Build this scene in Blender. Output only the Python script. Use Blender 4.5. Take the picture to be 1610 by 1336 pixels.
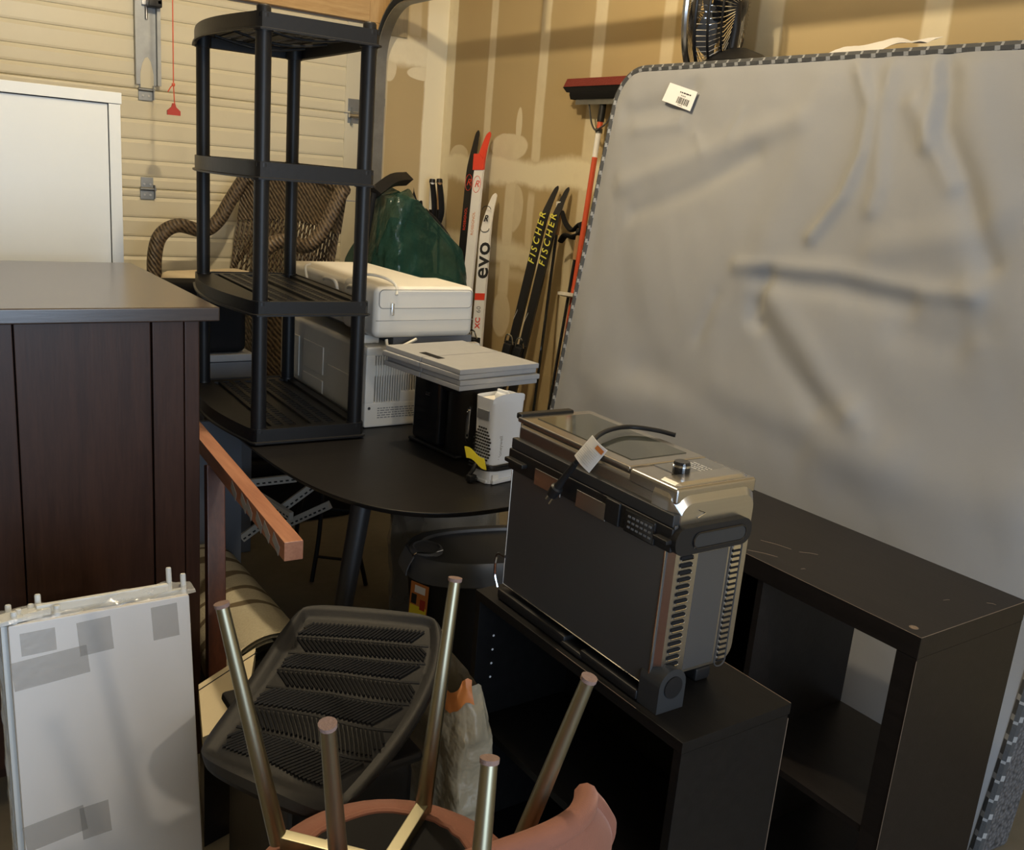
import bpy, bmesh, math, random
import numpy as np
from mathutils import Vector as V, Matrix as M, noise

random.seed(7)
S = bpy.context.scene
for o in list(bpy.data.objects): bpy.data.objects.remove(o)

# ------------------------------------------------------------------ camera
FPX, PITCH, ROLL, YAW, EYE = 1482.14, 0.25786, 0.08444, 0.615925, V((0, 0, 1.58))
cF = V((math.sin(YAW)*math.cos(PITCH), math.cos(YAW)*math.cos(PITCH), -math.sin(PITCH)))
_R = V((math.cos(YAW), -math.sin(YAW), 0)); _U = _R.cross(cF)
cR = math.cos(ROLL)*_R + math.sin(ROLL)*_U
cU = -math.sin(ROLL)*_R + math.cos(ROLL)*_U
cam = bpy.data.cameras.new('camera'); camo = bpy.data.objects.new('camera', cam)
S.collection.objects.link(camo)
camo.matrix_world = M(((cR.x, cU.x, -cF.x, EYE.x), (cR.y, cU.y, -cF.y, EYE.y), (cR.z, cU.z, -cF.z, EYE.z), (0, 0, 0, 1)))
cam.sensor_width = 36; cam.sensor_fit = 'HORIZONTAL'; cam.lens = FPX/1610*36; cam.clip_start = .02
S.camera = camo
def PX(px, py, **k):
    """direction of a photo pixel, met with a plane x=, y= or z= of the room (or a depth d=)"""
    d = cF + cR*((px-805)/FPX) - cU*((py-668)/FPX)
    (a, v), = k.items()
    if a == 'd': return EYE + d*v
    i = 'xyz'.index(a); return EYE + d*((v-EYE[i])/d[i])
def PXP(px, py, p0, n):
    d = cF + cR*((px-805)/FPX) - cU*((py-668)/FPX)
    return EYE + d*((V(p0)-EYE).dot(n)/d.dot(n))

# ------------------------------------------------------------------ world, lights, exposure
w = bpy.data.worlds.new('world'); S.world = w; w.use_nodes = True
w.node_tree.nodes['Background'].inputs[0].default_value = (.62, .75, 1, 1)
w.node_tree.nodes['Background'].inputs[1].default_value = .3
S.view_settings.view_transform = 'Standard'; S.view_settings.look = 'None'
S.view_settings.exposure = -0.06; S.view_settings.gamma = 1; S.view_settings.use_curve_mapping = False
def area(name, loc, to, sx, sy, power, col):
    l = bpy.data.lights.new(name, 'AREA'); l.shape = 'RECTANGLE'; l.size = sx; l.size_y = sy; l.energy = power; l.color = col
    o = bpy.data.objects.new(name, l); S.collection.objects.link(o); o.location = loc
    o.rotation_euler = (V(to)-V(loc)).to_track_quat('-Z', 'Y').to_euler(); return o
# daylight of the open doorway behind the photographer
area('doorway_daylight', (0.2, -2.9, 1.25), (0.9, 2.0, .8), 2.4, 2.1, 125, (.62, .79, 1.0))
LAMP = V((1.1, 2.5, 2.90))
l = bpy.data.lights.new('bulb_light', 'POINT'); l.energy = 108; l.color = (1, .82, .55); l.shadow_soft_size = .045
lo = bpy.data.objects.new('bulb_light', l); S.collection.objects.link(lo); lo.location = LAMP
LAMP2 = V((1.05, -1.75, 2.25))
l = bpy.data.lights.new('second_bulb_light', 'POINT'); l.energy = 62; l.color = (1, .89, .74); l.shadow_soft_size = .07
lo = bpy.data.objects.new('second_bulb_light', l); S.collection.objects.link(lo); lo.location = LAMP2

# ------------------------------------------------------------------ helpers
COL = S.collection
def tag(o, label=None, cat=None, group=None, kind=None):
    if label: o['label'] = label
    if cat: o['category'] = cat
    if group: o['group'] = group
    if kind: o['kind'] = kind
    return o
def thing(name, label, cat, loc=(0, 0, 0), rz=0, group=None, mw=None, parent=None):
    o = bpy.data.objects.new(name, None); COL.objects.link(o); o.empty_display_size = .05
    if mw is not None: o.matrix_world = mw
    else: o.location = loc; o.rotation_euler = (0, 0, rz)
    return tag(o, label, cat, group)

class MB:
    def __init__(s): s.v = []; s.f = []; s.m = []; s.mi = 0
    def add(s, vs, fs):
        n = len(s.v); s.v += [tuple(p) for p in vs]; s.f += [tuple(i+n for i in f) for f in fs]; s.m += [s.mi]*len(fs); return s
    def box(s, c, d, rot=None, bev=0, seg=2):
        b = bmesh.new(); bmesh.ops.create_cube(b, size=1)
        for v in b.verts: v.co = V((v.co.x*d[0], v.co.y*d[1], v.co.z*d[2]))
        if bev: bmesh.ops.bevel(b, geom=b.edges[:], offset=bev, segments=seg, affect='EDGES', profile=.5)
        T = M.Translation(V(c)) @ (rot.to_4x4() if rot is not None else M())
        b.verts.index_update()
        s.add([T @ v.co for v in b.verts], [[v.index for v in f.verts] for f in b.faces]); b.free(); return s
    def bb(s, a, b, bev=0, seg=2):
        return s.box([(p+q)/2 for p, q in zip(a, b)], [abs(q-p) for p, q in zip(a, b)], None, bev, seg)
    def cyl(s, p0, p1, r0, r1=None, n=16, caps=True):
        return s.tube([p0, p1], [r0, r0 if r1 is None else r1], n, caps=caps)
    def tube(s, pts, r, n=8, closed=False, caps=True, flat=1, up=None):
        P = [V(p) for p in pts]; k = len(P); rs = r if isinstance(r, (list, tuple)) else [r]*k
        T = []
        for i in range(k):
            a = P[(i-1) % k] if (closed or i) else P[i]; b = P[(i+1) % k] if (closed or i < k-1) else P[i]
            T.append((b-a).normalized())
        ref = V(up) if up else (V((0, 0, 1)) if abs(T[0].z) < .9 else V((1, 0, 0)))
        X = (ref - T[0]*ref.dot(T[0])).normalized(); vs = []
        for i in range(k):
            X = X - T[i]*X.dot(T[i])
            X = X.normalized() if X.length > 1e-6 else T[i].orthogonal().normalized()
            Y = T[i].cross(X)
            for j in range(n):
                a = 2*math.pi*j/n; vs.append(P[i] + (X*math.cos(a)*flat + Y*math.sin(a))*rs[i])
        fs = []
        for i in range(k if closed else k-1):
            i2 = (i+1) % k
            for j in range(n): fs.append((i*n+j, i*n+(j+1) % n, i2*n+(j+1) % n, i2*n+j))
        if caps and not closed: fs.append(tuple(range(n))[::-1]); fs.append(tuple((k-1)*n+j for j in range(n)))
        return s.add(vs, fs)
    def prism(s, pts, z0, z1, T=None):
        T = T or M(); n = len(pts)
        vs = [T @ V((p[0], p[1], z0)) for p in pts] + [T @ V((p[0], p[1], z1)) for p in pts]
        fs = [tuple(range(n))[::-1], tuple(range(n, 2*n))] + [(i, (i+1) % n, n+(i+1) % n, n+i) for i in range(n)]
        return s.add(vs, fs)
    def lathe(s, prof, n=24, T=None):
        T = T or M(); k = len(prof); vs = []
        for r, z in prof:
            for j in range(n):
                a = 2*math.pi*j/n; vs.append(T @ V((r*math.cos(a), r*math.sin(a), z)))
        fs = [(i*n+j, i*n+(j+1) % n, (i+1)*n+(j+1) % n, (i+1)*n+j) for i in range(k-1) for j in range(n)]
        fs.append(tuple(range(n))[::-1]); fs.append(tuple((k-1)*n+j for j in range(n)))
        return s.add(vs, fs)
    def grid(s, fn, nu, nv):
        vs = [fn(i/nu, j/nv) for j in range(nv+1) for i in range(nu+1)]
        fs = [(j*(nu+1)+i, j*(nu+1)+i+1, (j+1)*(nu+1)+i+1, (j+1)*(nu+1)+i) for j in range(nv) for i in range(nu)]
        return s.add(vs, fs)
    def slab(s, fn, nu, nv, h):
        """grid surface fn(u,v) -> point, thickened by fn2 = fn(u,v,h)"""
        vs = [fn(i/nu, j/nv, 0) for j in range(nv+1) for i in range(nu+1)]; N = len(vs)
        vs += [fn(i/nu, j/nv, h) for j in range(nv+1) for i in range(nu+1)]
        I = lambda i, j: j*(nu+1)+i
        fs = []
        for j in range(nv):
            for i in range(nu):
                q = (I(i, j), I(i+1, j), I(i+1, j+1), I(i, j+1)); fs.append(q[::-1]); fs.append(tuple(a+N for a in q))
        for i in range(nu):
            for j, fl in ((0, 0), (nv, 1)):
                q = (I(i, j), I(i+1, j), I(i+1, j)+N, I(i, j)+N); fs.append(q[::-1] if fl else q)
        for j in range(nv):
            for i, fl in ((0, 1), (nu, 0)):
                q = (I(i, j), I(i, j+1), I(i, j+1)+N, I(i, j)+N); fs.append(q[::-1] if fl else q)
        return s.add(vs, fs)
    def out(s, name, mats, parent=None, smooth=True, ang=35, T=None):
        me = bpy.data.meshes.new(name)
        vs = [T @ V(p) for p in s.v] if T else s.v
        me.from_pydata([tuple(p) for p in vs], [], s.f)
        mats = mats if isinstance(mats, (list, tuple)) else [mats]
        for m in mats: me.materials.append(m)
        if len(mats) > 1: me.polygons.foreach_set('material_index', s.m)
        b = bmesh.new(); b.from_mesh(me); bmesh.ops.recalc_face_normals(b, faces=b.faces[:]); b.to_mesh(me); b.free()
        if smooth:
            me.polygons.foreach_set('use_smooth', [True]*len(me.polygons)); me.set_sharp_from_angle(angle=math.radians(ang))
        o = bpy.data.objects.new(name, me); COL.objects.link(o)
        if smooth and len(me.polygons) < 8000:
            wn = o.modifiers.new('weighted_normals', 'WEIGHTED_NORMAL'); wn.keep_sharp = True; wn.weight = 80
        if parent: o.parent = parent
        return o
def copy_tree(o, parent=None):
    c = o.copy(); COL.objects.link(c); c.parent = parent
    for ch in list(o.children): copy_tree(ch, c)
    return c
def text(body, size, mat, parent, T, name='lettering', ext=.0006, align='CENTER', bold=0, shear=0, spacing=1):
    cu = bpy.data.curves.new('t', 'FONT'); cu.body = body; cu.size = size; cu.extrude = ext; cu.align_x = align; cu.align_y = 'CENTER'
    cu.offset = bold; cu.shear = shear; cu.space_character = spacing; cu.resolution_u = 3
    t = bpy.data.objects.new('t', cu); COL.objects.link(t)
    me = bpy.data.meshes.new_from_object(t.evaluated_get(bpy.context.evaluated_depsgraph_get()))
    bpy.data.objects.remove(t); bpy.data.curves.remove(cu)
    me.name = name; me.materials.clear(); me.materials.append(mat)
    o = bpy.data.objects.new(name, me); COL.objects.link(o); o.parent = parent; o.matrix_local = T; return o
def dashes(T, w, rows, dy, h, m, parent, seed=1, name='fine_print'):
    rd = random.Random(seed); mb = MB()
    for r_ in range(rows):
        x = -w/2
        while x < w/2-h*1.5:
            l_ = min(rd.uniform(h*1.2, h*4.5), w/2-x)
            mb.bb((x, -r_*dy-h/2, 0), (x+l_, -r_*dy+h/2, .0006)); x += l_+h*.9
    o = mb.out(name, m, parent); o.matrix_local = T; o['kind'] = 'stuff'; return o
def frame(o, x, y, z=None):
    """matrix with columns x, y, x cross y at o"""
    x = V(x).normalized(); y = V(y); y = (y - x*y.dot(x)).normalized(); z = x.cross(y)
    return M(((x.x, y.x, z.x, o[0]), (x.y, y.y, z.y, o[1]), (x.z, y.z, z.z, o[2]), (0, 0, 0, 1)))
def rz(a): return M.Rotation(a, 3, 'Z')
def rx(a): return M.Rotation(a, 3, 'X')
def ry(a): return M.Rotation(a, 3, 'Y')
def bez(pts, n=24):
    """Catmull-Rom through points"""
    P = [V(p) for p in pts]; P = [P[0]*2-P[1]] + P + [P[-1]*2-P[-2]]; out = []
    seg = len(P)-3
    for k in range(seg):
        a, b, c, d = P[k:k+4]
        m = max(2, n//seg)
        for i in range(m):
            t = i/m; out.append(.5*((2*b)+(c-a)*t+(2*a-5*b+4*c-d)*t*t+(3*b-a-3*c+d)*t**3))
    out.append(P[-2]); return out
def rrect(w, h, r, n=5):
    p = []
    for cx, cy, a0 in ((w/2-r, h/2-r, 0), (-w/2+r, h/2-r, 90), (-w/2+r, -h/2+r, 180), (w/2-r, -h/2+r, 270)):
        for i in range(n+1):
            a = math.radians(a0+90*i/n); p.append((cx+r*math.cos(a), cy+r*math.sin(a)))
    return p

# ------------------------------------------------------------------ materials
class NT:
    def __init__(s, name):
        s.m = bpy.data.materials.new(name); s.m.use_nodes = True; s.t = s.m.node_tree; s.b = s.t.nodes['Principled BSDF']
    def n(s, typ, **k):
        x = s.t.nodes.new(typ)
        for a, b in k.items():
            if a in x.inputs: x.inputs[a].default_value = b
            else: setattr(x, a, b)
        return x
    def l(s, a, b): s.t.links.new(a, b)
    def math(s, op, a, b=None, c=None):
        x = s.n('ShaderNodeMath', operation=op)
        for i, v in enumerate((a, b, c)):
            if v is None: continue
            if isinstance(v, (int, float)): x.inputs[i].default_value = v
            else: s.l(v, x.inputs[i])
        return x.outputs[0]
    def sstep(s, v, a, b):
        x = s.n('ShaderNodeMapRange', interpolation_type='SMOOTHSTEP'); s.l(v, x.inputs[0]); x.inputs[1].default_value = a; x.inputs[2].default_value = b
        return x.outputs[0]
    def mix(s, f, a, b):
        x = s.n('ShaderNodeMix', data_type='RGBA')
        if isinstance(f, (int, float)): x.inputs[0].default_value = f
        else: s.l(f, x.inputs[0])
        for i, v in ((6, a), (7, b)):
            if isinstance(v, tuple): x.inputs[i].default_value = (*v[:3], 1)
            else: s.l(v, x.inputs[i])
        return x.outputs[2]
    def coord(s, kind='Object', scale=(1, 1, 1), rot=(0, 0, 0)):
        tc = s.n('ShaderNodeTexCoord'); mp = s.n('ShaderNodeMapping'); mp.inputs['Scale'].default_value = scale; mp.inputs['Rotation'].default_value = rot
        s.l(tc.outputs[kind], mp.inputs[0]); return mp.outputs[0]
    def noise(s, co, scale, detail=3, rough=.5):
        x = s.n('ShaderNodeTexNoise'); x.inputs['Scale'].default_value = scale; x.inputs['Detail'].default_value = detail; x.inputs['Roughness'].default_value = rough
        s.l(co, x.inputs['Vector']); return x.outputs['Fac']
    def bump(s, h, st, dist=.01):
        x = s.n('ShaderNodeBump'); x.inputs['Strength'].default_value = st; x.inputs['Distance'].default_value = dist; s.l(h, x.inputs['Height']); s.l(x.outputs[0], s.b.inputs['Normal'])
    def set(s, **k):
        for a, b in k.items():
            i = s.b.inputs[a.replace('_', ' ')]
            if isinstance(b, (int, float, tuple)): i.default_value = b if not isinstance(b, tuple) or len(b) == 4 else (*b, 1)
            else: s.l(b, i)
        return s
def mat(name, col, rough=.5, metal=0, var=.12, vs=6, bs=0, bst=.2, bd=.004, scale=(1, 1, 1), spec=.5, coat=0, alpha=1, trans=0, rvar=0):
    t = NT(name); co = t.coord('Object', scale); f = t.noise(co, vs, 4, .6)
    d = tuple(c*(1-var) for c in col); li = tuple(min(1, c*(1+var)) for c in col)
    t.set(Base_Color=t.mix(f, d, li), Roughness=rough, Metallic=metal)
    t.b.inputs['Specular IOR Level'].default_value = spec; t.b.inputs['Coat Weight'].default_value = coat; t.b.inputs['Alpha'].default_value = alpha
    t.b.inputs['Transmission Weight'].default_value = trans
    if rvar: t.l(t.math('MULTIPLY_ADD', f, rvar, rough-rvar/2), t.b.inputs['Roughness'])
    if bs: t.bump(t.noise(co, bs, 3), bst, bd)
    return t.m
def wood(name, c0, c1, rough=.35, axis='Z', gs=1.0, coat=.15, spec=.5):
    t = NT(name); sc = {'X': (1.2, 14, 14), 'Y': (14, 1.2, 14), 'Z': (14, 14, 1.2)}[axis]
    co = t.coord('Object', tuple(a*gs for a in sc)); f = t.noise(co, 3, 6, .65); g = t.noise(co, 16, 3)
    f = t.sstep(t.math('MULTIPLY_ADD', g, .3, t.math('MULTIPLY', f, .8)), .3, .8)
    t.set(Base_Color=t.mix(f, c0, c1), Roughness=rough); t.b.inputs['Specular IOR Level'].default_value = spec; t.b.inputs['Coat Weight'].default_value = coat; t.b.inputs['Coat Roughness'].default_value = .25
    t.bump(g, .08, .002); return t.m
K = {}
K['black_plastic'] = mat('black_plastic', (.011, .011, .012), .42, bs=60, bst=.08, spec=.35)
K['black_rubber'] = mat('black_rubber', (.012, .012, .013), .55, bs=90, bst=.1, spec=.25)
K['black_gloss'] = mat('black_gloss', (.012, .012, .013), .12)
K['black_matte'] = mat('black_matte', (.008, .008, .009), .8, spec=.2)
K['table_black'] = mat('table_black', (.009, .008, .0078), .42, bs=140, bst=.05, rvar=.12, spec=.3)
K['bookcase_black'] = wood('bookcase_black', (.005, .0047, .0045), (.009, .008, .0078), .45, 'Y', coat=0, spec=.22)
K['espresso'] = wood('espresso', (.008, .0062, .0052), (.014, .0105, .0088), .42, 'Y', coat=0, spec=.3)
K['dresser_wood'] = wood('dresser_wood', (.030, .0125, .0078), (.056, .024, .0145), .42, 'Z', .8, .08, spec=.3)
K['dresser_top'] = wood('dresser_top', (.034, .022, .018), (.052, .034, .026), .26, 'X', .8, .5)
K['edge_worn'] = mat('edge_worn', (.16, .12, .09), .6)
K['pink_wood'] = wood('pink_wood', (.30, .12, .07), (.46, .22, .13), .4, 'Y', .7)
K['red_wood'] = wood('red_wood', (.07, .022, .012), (.14, .045, .022), .4, 'Z', .7)
K['white_lam'] = mat('white_lam', (.66, .68, .67), .35, var=.03)
K['white_panel'] = mat('white_panel', (.72, .70, .68), .45, var=.04)
K['white_plastic'] = mat('white_plastic', (.76, .73, .66), .38, var=.04)
K['ivory_plastic'] = mat('ivory_plastic', (.62, .59, .52), .45, var=.06)
K['heater_white'] = mat('heater_white', (.72, .75, .80), .3, var=.03)
K['cream_board'] = mat('cream_board', (.72, .62, .42), .5, var=.04)
K['steel'] = mat('steel', (.56, .56, .56), .28, 1, var=.08, scale=(1, 1, 40), vs=5)
K['steel_brush'] = mat('steel_brush', (.50, .49, .48), .26, 1, var=.06, scale=(40, 2, 2), vs=5)
K['steel_dark'] = mat('steel_dark', (.11, .11, .112), .34, .55, var=.05)
K['galv'] = mat('galv', (.30, .31, .31), .5, 1, var=.25, vs=18)
K['chrome'] = mat('chrome', (.8, .8, .8), .1, 1)
K['gold'] = mat('gold', (.36, .335, .235), .38, 1, var=.05)
K['felt'] = mat('felt', (.22, .15, .13), .95, bs=200, bst=.4)
K['glass_dark'] = mat('glass_dark', (.05, .055, .05), .06, spec=.8)
K['grey_fabric'] = mat('grey_fabric', (.34, .35, .37), .85, var=.1, vs=40, bs=300, bst=.25)
K['panel_grey'] = mat('panel_grey', (.32, .325, .335), .6, var=.08, vs=30, bs=200, bst=.1)
K['red'] = mat('red', (.42, .035, .02), .5)
K['orange_red'] = mat('orange_red', (.62, .09, .035), .4)
K['ski_black'] = mat('ski_black', (.012, .012, .013), .3)
K['ski_white'] = mat('ski_white', (.78, .75, .68), .3)
K['ski_red'] = mat('ski_red', (.72, .06, .03), .3)
K['ski_yellow'] = mat('ski_yellow', (.78, .72, .10), .4)
K['ink'] = mat('ink', (.015, .015, .015), .6)
K['ink_grey'] = mat('ink_grey', (.25, .25, .25), .6)
K['paper'] = mat('paper', (.82, .82, .82), .6, var=.03)
K['yellow_tag'] = mat('yellow_tag', (.85, .72, .04), .5)
K['orange_print'] = mat('orange_print', (.58, .20, .05), .5)
K['green_film'] = mat('green_film', (.016, .062, .046), .2, alpha=.74, var=.6, vs=9, bs=22, bst=.8, bd=.012)
K['clear_film'] = mat('clear_film', (.75, .78, .8), .15, alpha=.32, bs=25, bst=.6)
K['tape'] = mat('tape', (.50, .48, .45), .3, alpha=.26, bs=60, bst=.5)
K['cushion'] = mat('cushion', (.62, .52, .36), .9, bs=250, bst=.15)
K['cord_white'] = mat('cord_white', (.72, .70, .62), .45)
K['cork'] = mat('cork', (.34, .2, .09), .8, bs=120, bst=.3)
K['charcoal'] = mat('charcoal', (.026, .028, .031), .4)
K['dark_grey'] = mat('dark_grey', (.085, .092, .105), .4)
K['mid_grey'] = mat('mid_grey', (.16, .17, .19), .5)
K['bag_beige'] = mat('bag_beige', (.40, .35, .25), .4, bs=16, bst=.9, bd=.02, alpha=.9)
K['bulb'] = None
t = NT('bulb'); t.set(Base_Color=(1, .9, .7)); t.b.inputs['Emission Color'].default_value = (1, .8, .5, 1); t.b.inputs['Emission Strength'].default_value = 8; K['bulb'] = t.m
# velvet
t = NT('pink_velvet'); co = t.coord(); f = t.noise(co, 9, 3); g = t.noise(co, 260, 2)
t.set(Base_Color=t.mix(f, (.19, .075, .05), (.27, .112, .075)), Roughness=.85, Sheen_Weight=.35, Sheen_Roughness=.4, Sheen_Tint=(.9, .55, .45)); t.bump(g, .2, .002); K['velvet'] = t.m
# concrete
t = NT('concrete'); co = t.coord(); f = t.noise(co, 2.2, 6, .65); g = t.noise(co, 30, 4)
t.set(Base_Color=t.mix(t.math('MULTIPLY_ADD', g, .3, t.math('MULTIPLY', f, .7)), (.10, .085, .06), (.24, .21, .16)), Roughness=.7); t.bump(g, .2, .004); K['concrete'] = t.m
# garage door enamel
K['door_paint'] = mat('door_paint', (.66, .60, .44), .42, var=.07, vs=2.5, bs=35, bst=.06)
K['door_stile'] = mat('door_stile', (.62, .57, .43), .45, var=.06, vs=3)
K['pine'] = wood('pine', (.44, .26, .10), (.60, .40, .19), .6, 'X', .8, 0)
K['pine_up'] = wood('pine_up', (.44, .26, .10), (.60, .40, .19), .6, 'Z', .8, 0)
K['osb'] = wood('osb', (.26, .20, .11), (.36, .29, .17), .8, 'Z', .6, 0)
# drywall with joint compound (true to the wall: taped seams, patches, smears)
def drywall(name, ax, vlines, hlines, blobs):
    t = NT(name); geo = t.n('ShaderNodeNewGeometry'); sp = t.n('ShaderNodeSeparateXYZ'); t.l(geo.outputs['Position'], sp.inputs[0])
    a = sp.outputs[ax]; z = sp.outputs[2]; pos = geo.outputs['Position']
    n1 = t.noise(pos, 3.2, 4, .6); n2 = t.noise(pos, 12, 4, .6); n3 = t.noise(pos, .8, 2)
    wob = t.math('ADD', t.math('MULTIPLY_ADD', n1, .10, -.05), t.math('MULTIPLY_ADD', n2, .03, -.015))
    M_ = None
    def acc(x):
        nonlocal M_
        M_ = x if M_ is None else t.math('MAXIMUM', M_, x)
    for (p, hw, z0, z1, st) in vlines:
        d = t.math('ABSOLUTE', t.math('ADD', t.math('SUBTRACT', a, p), t.math('MULTIPLY', wob, .18)))
        m = t.sstep(d, hw+.006, hw-.012)
        zz = t.math('ADD', z, wob)
        m = t.math('MULTIPLY', m, t.math('MULTIPLY', t.sstep(zz, z0-.03, z0+.03), t.sstep(zz, z1+.03, z1-.03)))
        acc(t.math('MULTIPLY', m, st))
    for (p, hw, a0, a1, st) in hlines:
        d = t.math('ABSOLUTE', t.math('ADD', t.math('SUBTRACT', z, p), wob))
        m = t.sstep(d, hw+.02, hw-.03)
        m = t.math('MULTIPLY', m, t.math('MULTIPLY', t.sstep(a, a0-.04, a0+.04), t.sstep(a, a1+.04, a1-.04)))
        acc(t.math('MULTIPLY', m, st))
    for (pa, pz, ra, rz_, st) in blobs:
        da = t.math('DIVIDE', t.math('SUBTRACT', a, pa), ra); dz = t.math('DIVIDE', t.math('SUBTRACT', z, pz), rz_)
        d = t.math('ADD', t.math('SQRT', t.math('ADD', t.math('MULTIPLY', da, da), t.math('MULTIPLY', dz, dz))), t.math('MULTIPLY', wob, 5))
        acc(t.math('MULTIPLY', t.sstep(d, 1.05, .92), st))
    M_ = t.math('MULTIPLY', M_, t.math('MULTIPLY_ADD', n2, .5, .80))
    M_ = t.math('MINIMUM', M_, 1.0)
    base = t.mix(n3, (.44, .325, .155), (.54, .41, .215))
    t.set(Base_Color=t.mix(M_, base, (.86, .77, .55)), Roughness=.75); t.bump(t.math('ADD', M_, t.math('MULTIPLY', n2, .15)), .12, .004)
    return t.m
K['wall_right'] = drywall('drywall_right', 1,
    [(4.43, .035, 1.5, 3.4, .62), (3.965, .04, 1.66, 3.4, .6), (3.55, .045, 1.0, 3.4, .62), (4.86, .06, 0, 3.4, .9), (3.1, .04, 1, 3.4, .5), (2.56, .06, 0, 3.4, .6), (1.89, .05, 0, 3.4, .6), (1.4, .05, 0, 3.4, .6), (.9, .05, 0, 3.4, .5), (4.16, .05, .95, 1.62, .62), (3.97, .03, 1.2, 1.5, .5), (3.63, .03, .8, 1.3, .5)],
    [(1.60, .07, 0, 4.9, 1.0), (1.19, .06, 3.75, 4.9, .75), (1.08, .035, 3.9, 4.6, .4)],
    [(4.2, 1.72, .17, .07, .7), (4.13, 1.83, .028, .09, .7), (4.16, .86, .085, .12, .55), (3.96, .82, .045, .16, .5), (4.7, 1.66, .10, .06, .6), (3.62, .95, .05, .2, .45), (4.12, 1.42, .08, .12, .5)])
K['wall_back'] = drywall('drywall_back', 0,
    [(2.775, .10, 0, 3.4, 1), (2.40, .05, 0, 2.16, .55), (2.6, .04, 2.25, 3.4, .25)],
    [(2.17, .07, 2.38, 2.8, .85), (1.2, .05, 2.5, 2.8, .3)],
    [(2.66, 2.08, .09, .035, .75), (2.45, 2.09, .05, .07, .6)])
# wicker
t = NT('wicker'); co = t.coord(); wv = t.n('ShaderNodeTexWave', bands_direction='DIAGONAL'); wv.inputs['Scale'].default_value = 24; wv.inputs['Distortion'].default_value = 2.5; t.l(co, wv.inputs[0])
vo = t.n('ShaderNodeTexVoronoi'); vo.inputs['Scale'].default_value = 52; t.l(co, vo.inputs['Vector'])
h = t.math('ADD', t.math('MULTIPLY', wv.outputs['Fac'], .6), t.math('MULTIPLY', vo.outputs['Distance'], .6))
t.set(Base_Color=t.mix(t.sstep(h, .2, .9), (.022, .014, .009), (.13, .092, .055)), Roughness=.5); t.bump(h, .9, .006); K['wicker'] = t.m
# mattress underside cloth
t = NT('mattress_cloth'); co = t.coord(); f = t.noise(co, 2.5, 4); g = t.noise(co, 420, 2)
t.set(Base_Color=t.mix(f, (.245, .25, .258), (.31, .315, .325)), Roughness=.7, Sheen_Weight=.15); t.bump(g, .15, .001); K['mattress_cloth'] = t.m
K['tape_dark'] = mat('tape_dark', (.055, .058, .062), .7, bs=200, bst=.3)
K['tape_light'] = mat('tape_light', (.28, .29, .30), .7, bs=200, bst=.3)
# rug with curling leaf strokes
t = NT('rug_cloth'); co = t.coord('Object', (1, 1, 1)); wv = t.n('ShaderNodeTexWave', wave_type='RINGS'); wv.inputs['Scale'].default_value = 3.2; wv.inputs['Distortion'].default_value = 7; wv.inputs['Detail'].default_value = 1.0; wv.inputs['Detail Scale'].default_value = 1.3; t.l(co, wv.inputs[0])
g = t.noise(co, 160, 2)
t.set(Base_Color=t.mix(t.sstep(wv.outputs['Fac'], .8, .9), t.mix(g, (.42, .37, .26), (.58, .52, .37)), (.15, .11, .06)), Roughness=.95); t.bump(g, .5, .004); K['rug'] = t.m
t = NT('knit'); co = t.coord(); vo = t.n('ShaderNodeTexVoronoi'); vo.inputs['Scale'].default_value = 90; t.l(co, vo.inputs['Vector'])
t.set(Base_Color=t.mix(vo.outputs['Distance'], (.16, .16, .17), (.02, .02, .022)), Roughness=.9); t.bump(vo.outputs['Distance'], .8, .006); K['knit'] = t.m

# ------------------------------------------------------------------ the garage shell
XW, YD, ZC = 2.81, 4.9, 3.25
X0, Y0 = -3.2, -3.2
def struct(name, mb, m, parent=None, **k):
    o = mb.out(name, m, parent, **k)
    if not parent: o['kind'] = 'structure'
    return o
struct('floor', MB().bb((X0, Y0, -.12), (XW+.12, YD+.25, 0)), K['concrete'])
struct('ceiling', MB().bb((X0, Y0, ZC), (XW+.12, YD+.25, ZC+.1)), mat('ceiling_paint', (.62, .56, .44), .8))
struct('wall_right', MB().bb((XW, Y0, 0), (XW+.12, YD+.25, ZC)), K['wall_right'])
struct('wall_back', MB().bb((2.372, YD, 0), (XW, YD+.12, ZC)).bb((X0, YD, 2.47), (2.372, YD+.12, ZC)), K['wall_back'])
struct('wall_left', MB().bb((X0-.12, Y0, 0), (X0, YD+.25, ZC)), mat('left_wall_paint', (.5, .4, .24), .8))
struct('wall_front', MB().bb((X0, Y0-.12, 0), (-1.1, Y0, ZC)).bb((1.5, Y0-.12, 0), (XW+.12, Y0, ZC)).bb((-1.1, Y0-.12, 2.35), (1.5, Y0, ZC)), mat('front_wall_paint', (.5, .4, .24), .8))
# door frame timber
struct('trim_1', MB().bb((X0, YD-.03, 2.298), (2.315, YD+.10, 2.47), .003), K['pine'])
struct('trim_2', MB().bb((2.335, YD-.03, 0), (2.372, YD+.10, 2.298), .003).bb((2.315, YD-.03, 2.298), (2.43, YD+.1, 2.75), .003), K['pine_up'])
struct('trim_3', MB().bb((2.43, YD-.015, 2.25), (2.55, YD+.02, 2.75), .002), K['osb'])

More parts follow.
